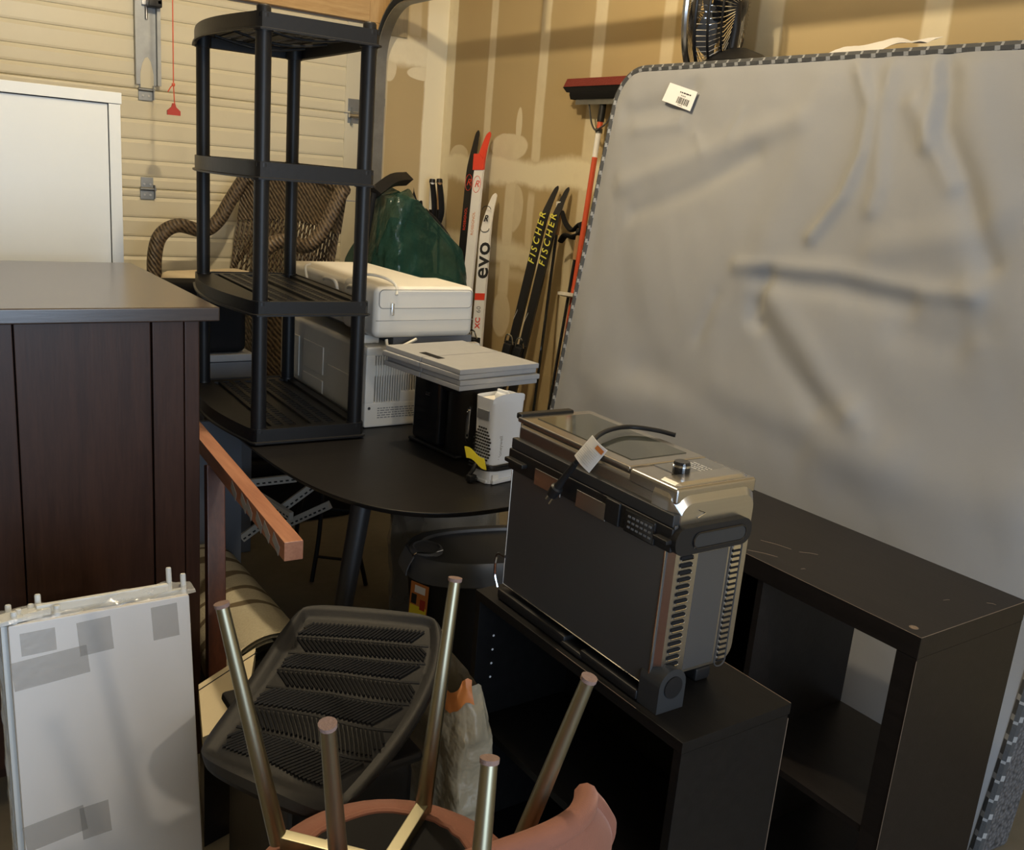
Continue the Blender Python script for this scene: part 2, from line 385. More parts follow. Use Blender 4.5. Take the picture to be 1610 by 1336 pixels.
# garage door: five ribbed sections
door = bpy.data.objects.new('door_1', None); COL.objects.link(door); door['kind'] = 'structure'; door.location = (0, YD, 0)
SH = .4575; groove = [.117, .28, .49, .69, .905]
def section():
    prof = [(0, .010), (.004, .002), (.012, 0)]
    for g in groove:
        z = g*SH; prof += [(z-.013, 0), (z-.006, .0035), (z+.004, .0075), (z+.007, .002), (z+.016, 0)]
    prof += [(SH-.012, 0), (SH-.004, .002), (SH-.0005, .010)]
    mb = MB(); n = len(prof)
    vs = [(x, y, z) for x in (-2.9, 2.205) for z, y in prof] + [(x, .045, z) for x in (-2.9, 2.205) for z in (0, SH-.0005)]
    fs = [(i, i+1, n+i+1, n+i) for i in range(n-1)]; b = 2*n
    fs += [(b, b+1, b+3, b+2), (0, n, b+2, b), (n-1, b+1, b+3, 2*n-1)] + [tuple(range(n)) + (b+1, b), tuple(range(n, 2*n)) + (b+3, b+2)]
    mb.add(vs, fs); return mb
s0 = section().out('door_section', K['door_paint'], door, ang=12)
st = MB().bb((2.205, -.004, .001), (2.325, .045, SH-.002), .003).out('end_stile', K['door_stile'], s0)
for i in range(1, 5):
    c = copy_tree(s0, door); c.location.z = i*SH
def hinge(x, z):
    r = MB().bb((x-.029, -.006, z+.004), (x+.029, -.002, z+.055), .002).bb((x-.033, -.007, z-.05), (x+.033, -.002, z-.004), .002).cyl((x-.034, -.012, z), (x+.04, -.012, z), .008, n=10).bb((x+.03, -.03, z-.045), (x+.034, -.003, z+.02)).out('hinge', K['galv'], door)
    mb = MB()
    for sx in (-.014, .014):
        for sz in (.022, -.028): mb.cyl((x+sx, -.011, z+sz), (x+sx, -.005, z+sz), .0055, n=6)
    mb.out('bolt', K['steel'], r)
hx = PX(231, 291, y=YD).x
hinge(hx, 3*SH); hinge(hx, 4*SH)
x = 2.265; z = 4*SH
r = MB().bb((x-.045, -.006, z+.01), (x+.03, -.002, z+.075), .002).bb((x-.045, -.006, z-.05), (x+.03, -.002, z), .002).bb((x-.03, -.03, z-.06), (x-.025, 0, z+.03)).cyl((x-.035, -.022, z), (x+.10, -.022, z), .007, n=10).out('roller_hinge', K['galv'], door)
MB().cyl((x-.045, -.025, z-.012), (x+.05, -.025, z-.012), .012, n=12).cyl((2.36, -.07, z), (2.372, -.07, z), .018, n=16).out('roller', K['steel'], r)
# vertical opener bracket: channel steel with a pointed end plate
xb = PX(229, 60, y=YD).x; zt = 2.30
r = MB().bb((xb-.052, -.012, 1.85), (xb+.045, -.008, zt), .001).bb((xb-.054, -.035, 1.85), (xb-.050, -.008, zt)).bb((xb+.042, -.042, 1.85), (xb+.047, -.008, zt)).bb((xb+.047, -.042, 1.85), (xb+.058, -.038, zt)).out('bracket_channel', K['galv'], door)
MB().prism([(xb-.03, 1.83), (xb+.03, 1.83), (xb+.03, 1.90), (xb+.018, 1.955), (xb+.005, 1.975), (xb-.008, 1.97), (xb-.02, 1.945), (xb-.03, 1.90)], .0125, .014, M(((1, 0, 0, 0), (0, 0, -1, 0), (0, 1, 0, 0), (0, 0, 0, 1)))).out('nose_plate', K['door_stile'], r)
MB().bb((xb-.02, -.03, 2.20), (xb+.01, -.012, 2.235), .002).cyl((xb, -.02, 2.14), (xb, -.02, 2.2), .006).out('clevis', K['steel'], r)
MB().bb((xb-.005, -.09, 2.19), (xb+.055, -.03, 2.225), .006).bb((xb+.03, -.09, 2.2), (xb+.055, -.05, 2.33), .006).out('opener_arm', K['black_plastic'], r)

# curved door track (C section swept)
TX = 2.362; trk = thing('door_track', 'galvanised steel garage door track curving overhead beside the door', 'track', (TX, 4.83, 0))
path = [(0, 0, .02), (0, 0, 1.0), (0, 0, 2.09)]
Rt = .30
for i in range(1, 13):
    a = math.radians(90*i/12); path.append((0, -Rt*(1-math.cos(a)), 2.09+Rt*math.sin(a)))
path += [(0, -2.0, 2.395), (0, -4.4, 2.405)]
def sweepC(pts, w=.028, d=.05):
    """C channel open towards the door side; section in (x, inward normal)"""
    sec = [(-w, -d/2), (w, -d/2), (w, d/2), (-w, d/2), (-w, d/2-.006), (w-.004, d/2-.006), (w-.004, -d/2+.006), (-w, -d/2+.006)]
    vs = []; k = len(sec); P = [V(p) for p in pts]
    for i, p in enumerate(P):
        t = (P[min(i+1, len(P)-1)]-P[max(i-1, 0)]).normalized(); nrm = V((1, 0, 0)).cross(t)
        vs += [p + V((1, 0, 0))*a + nrm*b for a, b in sec]
    fs = [(i*k+j, i*k+(j+1) % k, (i+1)*k+(j+1) % k, (i+1)*k+j) for i in range(len(P)-1) for j in range(k)]
    fs += [tuple(range(k)), tuple((len(P)-1)*k+j for j in range(k))]
    return MB().add(vs, fs)
sweepC(path).out('rail', K['galv'], trk)
for yy in (-1.2, -3.6): MB().bb((.029, yy-.015, 2.37), (.033, yy+.015, ZC)).out('hanger_strap', K['galv'], trk)
for zz in (.5, 1.3, 1.9): MB().bb((.028, -.02, zz-.02), (.033, .039, zz+.02)).out('wall_bracket', K['galv'], trk)

# red emergency release cord
p = PX(272, 60, y=4.45); cx, cy = p.x, p.y
zk = PX(273, 133, y=4.45).z; zb_ = PX(272, 181, y=4.45).z
tc = thing('release_cord', 'thin red emergency release cord with red pull handle by the garage door', 'cord', (cx, cy, zb_))
MB().tube([(0, 0, ZC-zb_), (0, 0, zk-zb_), (.004, 0, .05)], .0025, 6).tube([(0, 0, zk-zb_), (-.012, 0, zk-zb_-.012), (-.024, 0, zk-zb_-.033)], .0025, 6).box((0, 0, zk-zb_), (.014, .01, .014), None, .004).out('cord', K['orange_red'], tc)
MB().prism([(-.028, 0), (.028, 0), (.028, .018), (.01, .034), (.005, .05), (-.005, .05), (-.01, .034), (-.028, .018)], -.006, .006, M.Rotation(math.pi/2, 4, 'X')).out('pull_handle', K['red'], tc)

# ceiling lamp that lights the garage
for P_, lab in ((LAMP, 'bare bulb ceiling lamp holder above the oval table'), (LAMP2, 'bare bulb lamp hanging from the ceiling near the open doorway')):
    tl = thing('ceiling_lamp', lab, 'lamp', (P_.x, P_.y, ZC))
    dz_ = P_.z+.09-ZC
    MB().cyl((0, 0, dz_), (0, 0, 0), .004, n=8).out('cable', K['black_plastic'], tl)
    MB().lathe([(.018, dz_+.04), (.03, dz_+.03), (.032, dz_), (.022, dz_-.02)], 20).out('lamp_holder', K['white_plastic'], tl)

# ------------------------------------------------------------------ white cabinet behind the dresser
tw = thing('white_cabinet', 'tall white laminate cabinet standing behind the dark dresser', 'cabinet', (.745, 3.42, 0))
H = 1.735; Wd = 1.0
MB().bb((-Wd, -.01, H-.035), (0.004, .40, H), .001).out('top_panel', K['white_lam'], tw)
for xa in (-.036, -Wd): MB().bb((xa, -.008, 0), (xa+.036, .40, H-.036), .001).out('side_panel', K['white_lam'], tw)
MB().bb((-Wd+.037, -.004, .02), (-.039, .016, H-.038), .001).out('front_panel', K['white_lam'], tw)
MB().bb((-Wd+.037, .38, .02), (-.039, .395, H-.038)).out('back_panel', K['white_lam'], tw)

# ------------------------------------------------------------------ dark dresser
ZD = 1.222
td = thing('dresser', 'dark brown wooden chest of drawers with overhanging top and framed side panel', 'dresser', (.70, 2.225, 0))
MB().bb((-.60, 0, ZD-.034), (0, .88, ZD), .004).out('top_board', K['dresser_top'], td)
def pxl(x_): return PX(x_, 600, y=2.262).x-.70
xs = [pxl(240), pxl(290), pxl(314)]
w_ = xs[2]
MB().bb((xs[1]+.001, .037, 0), (w_, .11, ZD-.034), .003).out('leg_post', K['dresser_wood'], td)
MB().bb((-.56, .037, 0), (-.525, .11, ZD-.034), .003).out('leg_post', K['dresser_wood'], td)
MB().bb((xs[1]+.001, .77, 0), (w_, .843, ZD-.034), .003).out('leg_post', K['dresser_wood'], td)
MB().bb((-.56, .77, 0), (-.525, .843, ZD-.034), .003).out('leg_post', K['dresser_wood'], td)
MB().bb((xs[0]+.002, .041, .10), (xs[1], .07, ZD-.034), .002).out('stile', K['dresser_wood'], td)
xl = pxl(25)
MB().bb((-.524, .041, .10), (xl-.002, .07, ZD-.034), .002).out('stile', K['dresser_wood'], td)
MB().bb((xl+.001, .044, .10), (xs[0]-.001, .07, ZD-.034), .003).out('side_panel', K['dresser_wood'], td)
MB().bb((-.52, .071, .06), (w_-.012, .80, ZD-.034)).out('carcass', K['dresser_wood'], td)
for i in range(4):
    d_ = MB().bb((w_-.012, .115, .12+i*.265), (w_-.001, .765, .375+i*.265), .004).out('drawer_front', K['dresser_wood'], td)
    for yy in (.27, .61): MB().lathe([(.006, 0), (.006, .012), (.014, .02), (.012, .028)], 12, M.Translation((w_-.001, yy, .25+i*.265)) @ M.Rotation(math.pi/2, 4, 'Y')).out('knob', K['black_matte'], d_)

# ------------------------------------------------------------------ oval black table
TC = (1.355, 2.685); TA, TBb, TZ = .447, .80, .75
tt = thing('oval_table', 'matte black oval table with round splayed legs', 'table', (TC[0], TC[1], 0))
def sup(a, b, n, k=96):
    out = []
    for i in range(k):
        t_ = 2*math.pi*i/k; c, s = math.cos(t_), math.sin(t_)
        out.append((a*math.copysign(abs(c)**(2/n), c), b*math.copysign(abs(s)**(2/n), s)))
    return out
mb = MB(); o1 = sup(TA-.012, TBb-.012, 3); o2 = sup(TA, TBb, 3)
k = len(o1)
vs = [(x, y, TZ-.018) for x, y in o1] + [(x, y, TZ-.004) for x, y in o2] + [(x, y, TZ-.001) for x, y in o2] + [(x*.996, y*.998, TZ) for x, y in o2]
mb.add(vs, [tuple(range(k))[::-1], tuple(range(3*k, 4*k))] + [(r_*k+i, r_*k+(i+1) % k, (r_+1)*k+(i+1) % k, (r_+1)*k+i) for r_ in range(3) for i in range(k)])
mb.out('table_top', K['table_black'], tt)
lt = PX(565, 800, z=.74)
top = V((lt.x+.03-TC[0], lt.y+.05-TC[1], TZ-.02))
pl = PX(541, 945, d=(V((lt.x, lt.y+.03, .5))-EYE).dot(cF)); dirv = (V((pl.x-TC[0], pl.y-TC[1], pl.z))-top); bot = top + dirv*((0-top.z)/dirv.z)
for sx in (1, -1):
    for sy in (1, -1):
        f_ = lambda q: V((q.x*sx, q.y*sy, q.z))
        MB().tube([f_(top), f_(bot)], [.027, .021], 20).out('leg', K['black_plastic'], tt)
MB().bb((-.3, -.5, TZ-.035), (.3, .5, TZ-.0185), .004).out('under_frame', K['black_plastic'], tt)

# ------------------------------------------------------------------ black plastic storage rack
ang = math.radians(-2.5)
tr = thing('storage_rack', 'black plastic four tier storage rack with round posts standing on the oval table', 'shelving', (.912, 2.592, TZ+.0005), ang)
RW, RL = .350, .685           # short side along x, long bowed side along y
tiers = [(.006, .050), (.385, .427), (.763, .81), (1.147, 1.192)]
def rack_outline(e=0):
    pts = []; n = 14
    r = .03
    # right straight long side bows out a little, left side bows out more
    def side(x0, x1, y0, y1, b):
        return [(x0+(x1-x0)*i/n + b*math.sin(math.pi*i/n), y0+(y1-y0)*i/n) for i in range(n+1)]
    pts += [(r*.4-e, -e), (RW-r*.4+e, -e)]
    pts += side(RW+e, RW+e, r*.4-e, RL-r*.4+e, .005)
    pts += [(RW-r*.4+e, RL+e), (r*.4-e, RL+e)]
    pts += side(-e, -e, RL-r*.4+e, r*.4-e, -.048)
    return pts
def rack_tier(z0, z1):
    out = rack_outline(0); inn = rack_outline(-.006); lip = rack_outline(.006); k = len(out)
    mb = MB(); vs = []; rings = [(inn, z0+.002), (lip, z0), (lip, z0+.005), (out, z0+.007), (out, z1), (inn, z1), (inn, z0+.002)]
    for r_, z in rings: vs += [(x, y, z) for x, y in r_]
    fs = [(a*k+i, a*k+(i+1) % k, (a+1)*k+(i+1) % k, (a+1)*k+i) for a in range(6) for i in range(k)]
    mb.add(vs, fs); rim = mb.out('shelf_rim', K['black_plastic'], tr)
    # deck: solid border strip on the bowed side and slotted bars
    d = MB(); zt = z1-.003
    bow = lambda y: -.048*math.sin(math.pi*min(1, max(0, (y-.012)/(RL-.024))))
    n = 20
    for i in range(n):
        ya, yb = .004+i*(RL-.008)/n, .004+(i+1)*(RL-.008)/n
        d.add([(bow(ya)+.004, ya, zt), (.055, ya, zt), (.055, yb, zt), (bow(yb)+.004, yb, zt), (bow(ya)+.004, ya, zt-.01), (.055, ya, zt-.01), (.055, yb, zt-.01), (bow(yb)+.004, yb, zt-.01)],
              [(0, 1, 2, 3), (7, 6, 5, 4), (1, 5, 6, 2), (0, 3, 7, 4)])
    d.bb((.055, .004, zt-.01), (RW-.004, .042, zt)).bb((.055, RL-.042, zt-.01), (RW-.004, RL-.004, zt)).bb((RW-.032, .042, zt-.01), (RW+.006, RL-.042, zt))
    d.out('deck_border', K['black_plastic'], rim)
    g = MB()
    # long channels and slat bars
    xs_ = [.078, .116, .154, .202, .240, .278]
    for xa in xs_: g.bb((xa-.007, .042, zt-.010), (xa+.007, RL-.042, zt))
    y = .05
    while y < RL-.05:
        for a, b in ((.078, .116), (.116, .154), (.202, .240), (.240, .278)): g.bb((a, y, zt-.009), (b, y+.011, zt-.001))
        y += .0235
    g.bb((.161, .042, zt-.014), (.195, RL-.042, zt-.008)).bb((.056, .042, zt-.014), (.071, RL-.042, zt-.008)).bb((.285, .042, zt-.014), (RW-.032, RL-.042, zt-.008))
    g.out('deck_grid', K['black_plastic'], rim)
    for yy in (.14, .34, .54):
        MB().tube([(.03+(RW-.06)*i/10, yy, z1-.02-.02*math.sin(math.pi*i/10)) for i in range(11)], .004, 6).out('under_rib', K['black_plastic'], rim)
for z0, z1 in tiers: rack_tier(z0, z1)
for cx_, cy_ in ((.024, .026), (RW-.024, .026), (.024, RL-.026), (RW-.024, RL-.026)):
    MB().lathe([(.0225, .004), (.0215, .3), (.0215, 1.192)], 18, M.Translation((cx_, cy_, 0))).lathe([(.019, 1.192), (.019, 1.206), (.016, 1.211)], 18, M.Translation((cx_, cy_, 0))).out('post', K['black_plastic'], tr)
    for z0, z1 in tiers: MB().lathe([(.026, z0-.003), (.0265, z1-.004), (.0255, z1+.001)], 18, M.Translation((cx_, cy_, 0))).out('socket', K['black_plastic'], tr)

# ------------------------------------------------------------------ two white air conditioners on the table
ta = thing('air_conditioner', 'ivory window air conditioner with slotted grille standing on the oval table under another', 'air conditioner', (1.312, 2.68, TZ+.001))
AW, AD, AH = .42, .76, .265
MB().bb((0, .02, .012), (AW, AD, AH), .018, 3).out('casing', K['ivory_plastic'], ta)
fr = MB().bb((-.004, -.004, 0), (AW+.004, .03, .085), .008, 2).bb((-.004, -.004, .235), (AW+.004, .03, AH+.004), .01, 2).bb((-.004, -.004, .08), (.03, .03, .24), .006).bb((AW-.03, -.004, .08), (AW+.004, .03, .24), .006).out('front_bezel', K['white_plastic'], ta)
MB().bb((.03, .022, .085), (AW-.03, .028, .235)).out('grille_backing', K['black_matte'], ta)
MB().bb((.03, .003, .17), (.27, .012, .205)).out('grille_bar', K['white_plastic'], ta)
n = 40
sl = MB().bb((-.0021, -.002, .083), (.0021, .012, .237), .0007).out('grille_slat', K['white_plastic'], ta); sl.location = (.036, 0, 0)
for i in range(1, n):
    c = sl.copy(); COL.objects.link(c); c.parent = ta; c.location = (.036+(AW-.072)*i/(n-1), 0, 0)
MB().bb((.125, -.003, .08), (.205, .012, .118), .004).bb((.235, -.003, .08), (.265, .012, .11), .004).out('grille_block', K['white_plastic'], ta)
dashes(frame((.125, -.0042, .064), (1, 0, 0), (0, 0, 1)), .165, 5, .0078, .0036, K['ink_grey'], ta, 4)
MB().prism([(.222, .034), (.258, .034), (.24, .062)], .0046, .0052, M(((1, 0, 0, 0), (0, 0, -1, 0), (0, 1, 0, 0), (0, 0, 0, 1)))).out('warning_triangle', K['ink'], ta)
MB().prism([(.2285, .0378), (.2515, .0378), (.24, .0565)], .0051, .0056, M(((1, 0, 0, 0), (0, 0, -1, 0), (0, 1, 0, 0), (0, 0, 0, 1)))).out('triangle_field', K['white_plastic'], ta)
MB().prism([(.2375, .05), (.2425, .05), (.242, .044), (.238, .044)], .0055, .006, M(((1, 0, 0, 0), (0, 0, -1, 0), (0, 1, 0, 0), (0, 0, 0, 1)))).out('warning_mark', K['ink'], ta)
for xa in (.012, .275): MB().cyl((xa, -.006, .066), (xa, -.003, .066), .005, n=12).out('screw', K['steel'], ta)
# casing side ribs seen through the rack
for (y0, y1, z0, z1) in ((.09, .30, .03, .15), (.34, .52, .10, .2), (.34, .52, .03, .08), (.56, .72, .05, .2)):
    MB().bb((-.004, y0, z0), (.002, y1, z1), .003).out('side_rib', K['ivory_plastic'], ta)
MB().bb((.10, .02, AH+.001), (AW-.02, AD-.05, AH+.029), .004).out('top_tray', K['mid_grey'], ta)
MB().bb((.0, .06, AH+.001), (.07, .13, AH+.030), .003).out('drain_cap', K['white_plastic'], ta)

tb = thing('air_conditioner', 'smooth white air conditioner with rounded edges stacked on top of the ivory one', 'air conditioner', (1.318, 2.65, TZ+.2985))
UW, UD, UH = .365, .80, .165
MB().bb((0, 0, 0), (UW, .25, UH), .022, 4).out('front_shell', K['white_plastic'], tb)
MB().bb((.012, .255, .004), (UW-.012, UD, UH-.012), .018, 3).out('rear_shell', K['white_plastic'], tb)
MB().bb((.02, .23, .01), (UW-.02, .27, UH-.03)).out('waist', K['ivory_plastic'], tb)
for z0, z1 in ((.097, .155),):
    out_ = [(p[0]+UW/2, p[1]+(z0+z1)/2) for p in rrect(UW-.026, z1-z0, .014)]
    MB().tube([(a, -.0005, b) for a, b in out_], .0013, 5, closed=True).out('panel_seam', K['ink_grey'], tb)
MB().tube([(.004, -.0004, .058), (UW-.004, -.0004, .058)], .0009, 4).out('lower_seam', K['ink_grey'], tb)
for y0 in (.30, .10):
    MB().tube(bez([(-.004, y0+.10, UH-.03), (-.012, y0+.06, UH-.02), (-.012, y0-.02, UH-.022), (-.006, y0-.03, UH-.075), (-.003, y0-.02, UH-.11)], 20), .006, 8).out('handle_rim', K['white_plastic'], tb)
MB().tube(bez([(.03, .60, .165), (-.004, .56, .15), (-.008, .48, .06), (-.006, .40, .03)], 16), .005, 8).out('cord_loop', K['cord_white'], tb)
MB().tube(bez([(.02, .22, .160), (.03, .14, .185), (.055, .07, .186), (.075, .02, .17), (.07, -.006, .14)], 30), .005, 8).out('power_cord', K['cord_white'], tb)
MB().tube(bez([(.04, -.006, .0), (.045, -.012, -.022), (.08, -.014, -.026), (.12, -.012, -.012), (.15, .0, -.004)], 30), .005, 8).out('cord_end', K['cord_white'], tb)
MB().bb((.052, -.012, .075), (.062, -.002, .115), .003).out('cord_clip', K['chrome'], tb)

# ------------------------------------------------------------------ black appliance with chrome handle
tm = thing('coffee_maker', 'tall black coffee maker with chrome handle beside the white fan heater', 'coffee maker', (1.43, 2.24, TZ+.001), math.radians(6))
MB().bb((-.01, .04, 0), (.20, .29, .012), .005).out('base', K['black_plastic'], tm)
MB().bb((-.005, .14, .012), (.18, .28, .245), .012, 3).out('rear_tank', K['black_gloss'], tm)
MB().lathe([(.075, .004), (.078, .02), (.078, .19), (.072, .225), (.04, .238)], 32, M.Translation((.078, .082, 0))).out('front_column', K['black_plastic'], tm)
MB().bb((.0, .05, .19), (.17, .27, .236), .014, 3).out('lid', K['black_plastic'], tm)
r = MB().tube(bez([(.012, .008, .165), (-.006, -.006, .16), (-.010, -.010, .12), (-.006, -.006, .08), (.012, .008, .075)], 20), .006, 8, flat=1.8).out('chrome_handle', K['chrome'], tm)
dashes(frame((-.0062, .20, .170), (0, -1, 0), (0, 0, 1)), .022, 2, .007, .003, K['steel'], tm, 9, 'maker_mark')

# ------------------------------------------------------------------ stack of folded grey panels on it
c0 = V((1.452, 2.345, TZ+.2475))
gp = None
for i in range(4):
    a = math.radians((7, 5.5, 8, 6.2)[i]); off = ((0, 0), (.006, -.005), (-.004, .004), (.003, 0))[i]
    lab = ('lowest folded grey storage bin in the stack on the black coffee maker', 'second folded grey storage bin from the bottom of the stack', 'third folded grey storage bin from the bottom of the stack', 'topmost folded grey storage bin with black label slot on the stack')[i]
    tg = thing('folded_bin', lab, 'storage bin', (c0.x+off[0], c0.y+off[1], c0.z+i*.0152), a, 'folded grey storage bins on the coffee maker')
    MB().bb((-.145, -.185, 0), (.145, -.002, .0145), .002).out('panel', K['panel_grey'], tg)
    MB().bb((-.145, .002, 0), (.145, .185, .0145), .002).out('panel', K['panel_grey'], tg)
    if i == 3: MB().bb((-.115, -.04, .0143), (-.09, .055, .0152), .0003).out('label_slot', K['black_matte'], tg)

# ------------------------------------------------------------------ white fan heater
hp = PX(768, 763, z=TZ)
th = thing('fan_heater', 'small white fan heater with oval mesh grille and black cord wound around its foot', 'heater', (hp.x, hp.y, TZ+.001), math.radians(10))
HW, HD, HH = .125, .085, .240
def heat(u, v):
    a = 2*math.pi*u; n_ = 5; c, s = math.cos(a), math.sin(a)
    x = math.copysign(abs(c)**(2/n_), c); y = math.copysign(abs(s)**(2/n_), s)
    k_ = 1-.10*math.sin(math.pi*min(1, v*1.0))*.5
    return (HW/2+x*HW/2*k_, HD/2+y*HD/2*k_, .0+HH*v)
mb = MB(); mb.grid(heat, 48, 12); mb.out('body', K['heater_white'], th)
MB().prism([(HW/2+math.copysign(abs(math.cos(a))**.4, math.cos(a))*HW*.47, HD/2+math.copysign(abs(math.sin(a))**.4, math.sin(a))*HD*.47) for a in [2*math.pi*i/40 for i in range(40)]], HH-.018, HH-.010).out('top_plate', K['white_plastic'], th)
MB().lathe([(.022, HH-.012), (.022, HH), (.018, HH+.006)], 20, M.Translation((HW*.55, HD*.5, 0))).bb((HW*.55-.004, HD*.5-.02, HH+.004), (HW*.55+.004, HD*.5+.02, HH+.014), .002).out('dial', K['heater_white'], th)
MB().grid(lambda u, v: (HW/2+math.cos(math.pi*(.0+u))*-HW/2*.98, .0+.012*(1-math.sin(math.pi*u))-.001, HH-.012+(.026*math.sin(math.pi*u)**.5)*v), 20, 3).out('top_lip', K['heater_white'], th)
MB().box((.0005, HD*.5, HH*.80), (.004, HD*.55, .028), None, .0015).out('grip_recess', K['mid_grey'], th)
mb = MB(); mesh_holes = []
for j in range(13):
    for i in range(8):
        yy = HD*.5+(i-3.5)*.0092+(j % 2)*.004; zz = HH*.42+(j-6)*.0088
        if ((yy-HD*.5)/.034)**2+((zz-HH*.42)/.060)**2 < 1: mb.box((.0030, yy, zz), (.003, .006, .0045))
mb.out('mesh_grille', K['ink'], th)['kind'] = 'stuff'
text('Honeywell', .016, K['ink_grey'], th, frame((HW*.30, .0025, HH*.42), (0, 0, 1), (-1, 0, 0)))
MB().bb((.01, -.006, 0), (HW-.01, .012, .012), .003).bb((-.004, .01, 0), (.01, HD-.01, .010), .003).out('foot', K['heater_white'], th)
mb = MB()
for i, z in enumerate((.040, .047, .054)):
    mb.tube([(HW/2+(HW/2+.005)*math.copysign(abs(math.cos(a))**.35, math.cos(a)), HD/2+(HD/2+.005)*math.copysign(abs(math.sin(a))**.35, math.sin(a)), z+.003*math.sin(a*2+i)) for a in [2*math.pi*k_/40 for k_ in range(40)]], .0042, 8, closed=True)
mb.out('power_cord', K['black_plastic'], th)
MB().tube(bez([(-.006, .05, .05), (-.02, .045, .035), (-.03, .05, .015), (-.012, .035, .008)], 14), .006, 8).bb((-.038, .035, .002), (-.012, .055, .022), .004).out('plug', K['black_plastic'], th)
MB().slab(lambda u, v, h: (-.014-.02*(1-u)-h, .072-.062*u-.012*v, .098-.030*v-.020*u+.005*math.sin(6*u)), 8, 4, .0006).out('warning_tag', K['yellow_tag'], th)
MB().bb((.012, -.0015, .012), (.034, .001, .026)).out('rating_label', K['paper'], th)

# ------------------------------------------------------------------ small black bookcase
tk = thing('bookcase', 'low matte black open bookcase carrying the toaster oven', 'bookcase', (1.085, .957, 0))
BW, BL, BZ = .278, .662, .68
MB().bb((0, 0, BZ-.022), (BW, BL, BZ), .0012).out('top_board', K['bookcase_black'], tk)
for y0 in (0, BL-.02): MB().bb((.001, y0+.0005, 0), (BW-.004, y0+.0195, BZ-.0225), .001).out('side_board', K['bookcase_black'], tk)
MB().bb((.012, .021, .345), (BW-.012, BL-.021, .363), .001).out('shelf', K['bookcase_black'], tk)
MB().bb((.004, .021, .06), (BW-.012, BL-.021, .078), .001).out('shelf', K['bookcase_black'], tk)
MB().bb((.012, .021, 0), (.026, BL-.021, .059)).out('plinth', K['bookcase_black'], tk)
MB().bb((BW-.005, .004, .03), (BW, BL-.004, BZ-.023)).out('back_board', K['bookcase_black'], tk)
MB().bb((BW-.001, .002, BZ-.0004), (BW+.0006, BL-.002, BZ+.0004)).bb((BW-.0035, -.0003, .1), (BW-.002, .001, BZ-.03)).bb((-.0004, .12, BZ-.0004), (.0008, .36, BZ+.0004)).out('worn_edge', K['edge_worn'], tk)
hol = MB().cyl((0, -.0012, 0), (0, .0, 0), .0028, n=8).out('lit_pin_hole', K['paper'], tk)  # white disc painting the light caught by an empty shelf pin hole
first = True
for xs_, zs in ((.045, (.565, .53, .495, .46, .30, .268, .235)), (.225, (.565, .53, .495))):
    for z in zs:
        c = hol if first else hol.copy(); 
        if not first: COL.objects.link(c); c.parent = tk
        first = False; c.location = (xs_, BL-.0195, z)

# ------------------------------------------------------------------ espresso cube bookcase
tq = thing('cube_bookcase', 'dark espresso cube bookcase with scratched thick top beside the grey mattress', 'bookcase', (1.625, .883, 0))
QW, QL, QZ = .39, .79, .79
MB().bb((0, 0, QZ-.046), (QW, QL, QZ), .001).out('top_board', K['espresso'], tq)
MB().bb((0, 0, 0), (QW, QL, .046), .001).out('bottom_board', K['espresso'], tq)
for y0 in (0, QL-.046): MB().bb((.0008, y0+.0005, .0465), (QW-.0008, y0+.0455, QZ-.0465), .001).out('side_board', K['espresso'], tq)
MB().bb((.003, QL/2-.008, .047), (QW-.003, QL/2+.008, QZ-.047)).out('divider', K['espresso'], tq)
for y0, y1 in ((.047, QL/2-.0085), (QL/2+.0085, QL-.047)): MB().bb((.003, y0, .322), (QW-.003, y1, .338)).out('shelf', K['espresso'], tq)
MB().bb((-.0004, 0, QZ-.0004), (.0008, QL, QZ+.0004)).bb((0, -.0004, QZ-.0004), (QW, .0007, QZ+.0004)).bb((-.0004, -.0004, .02), (.0006, .0006, QZ-.05)).out('worn_edge', K['edge_worn'], tq)
MB().bb((QW-.012, QL/2+.009, .047), (QW-.004, QL-.047, QZ-.047)).out('back_board', K['espresso'], tq)
mb = MB()
for (xa, ya, xb_, yb) in ((.10, .49, .125, .42), (.13, .40, .16, .37), (.21, .085, .225, .08), (.02, .46, .055, .40), (.05, .33, .06, .325), (.30, .02, .29, .035)):
    mb.tube([(xa, ya, QZ+.0002), ((xa+xb_)/2+.004, (ya+yb)/2, QZ+.0002), (xb_, yb, QZ+.0002)], .0007, 4)
mb.out('scratch', K['edge_worn'], tq)
MB().lathe([(.009, 0), (.009, .0006), (.0055, .0007), (.005, .0001)], 20, M.Translation((.028, .035, QZ))).out('cam_hole', K['edge_worn'], tq)

# ------------------------------------------------------------------ toaster oven stood on its back edge
to = thing('toaster_oven', 'stainless steel flip up toaster oven standing on its end on the low black bookcase', 'oven', (1.108, 1.065, BZ+.0005), math.radians(-.5))
OW, OL, OH = .205, .497, .415
MB().bb((.004, .03, .03), (OW-.004, OL-.006, OH-.012), .014, 3).out('shell', K['steel_brush'], to)
# end cap with chamfered rim
cap = [(p[0]+OW/2, p[1]+.232) for p in rrect(OW, OH-.048, .032, 6)]
mb = MB(); k = len(cap); inn = [((x-OW/2)*.87+OW/2, (z-.232)*(.83 if z > .232 else .965)+.232) for x, z in cap]
vs = [(x, .062, z) for x, z in cap] + [(x, .026, z) for x, z in cap] + [((x-OW/2)*.985+OW/2, .018, (z-.232)*.985+.232) for x, z in cap] + [(x, 0, z) for x, z in inn]
mb.add(vs, [tuple(range(3*k, 4*k)), tuple(range(k))[::-1]] + [(a*k+i, a*k+(i+1) % k, (a+1)*k+(i+1) % k, (a+1)*k+i) for a in range(3) for i in range(k)])
mb.out('end_cap', K['steel'], to, ang=14)
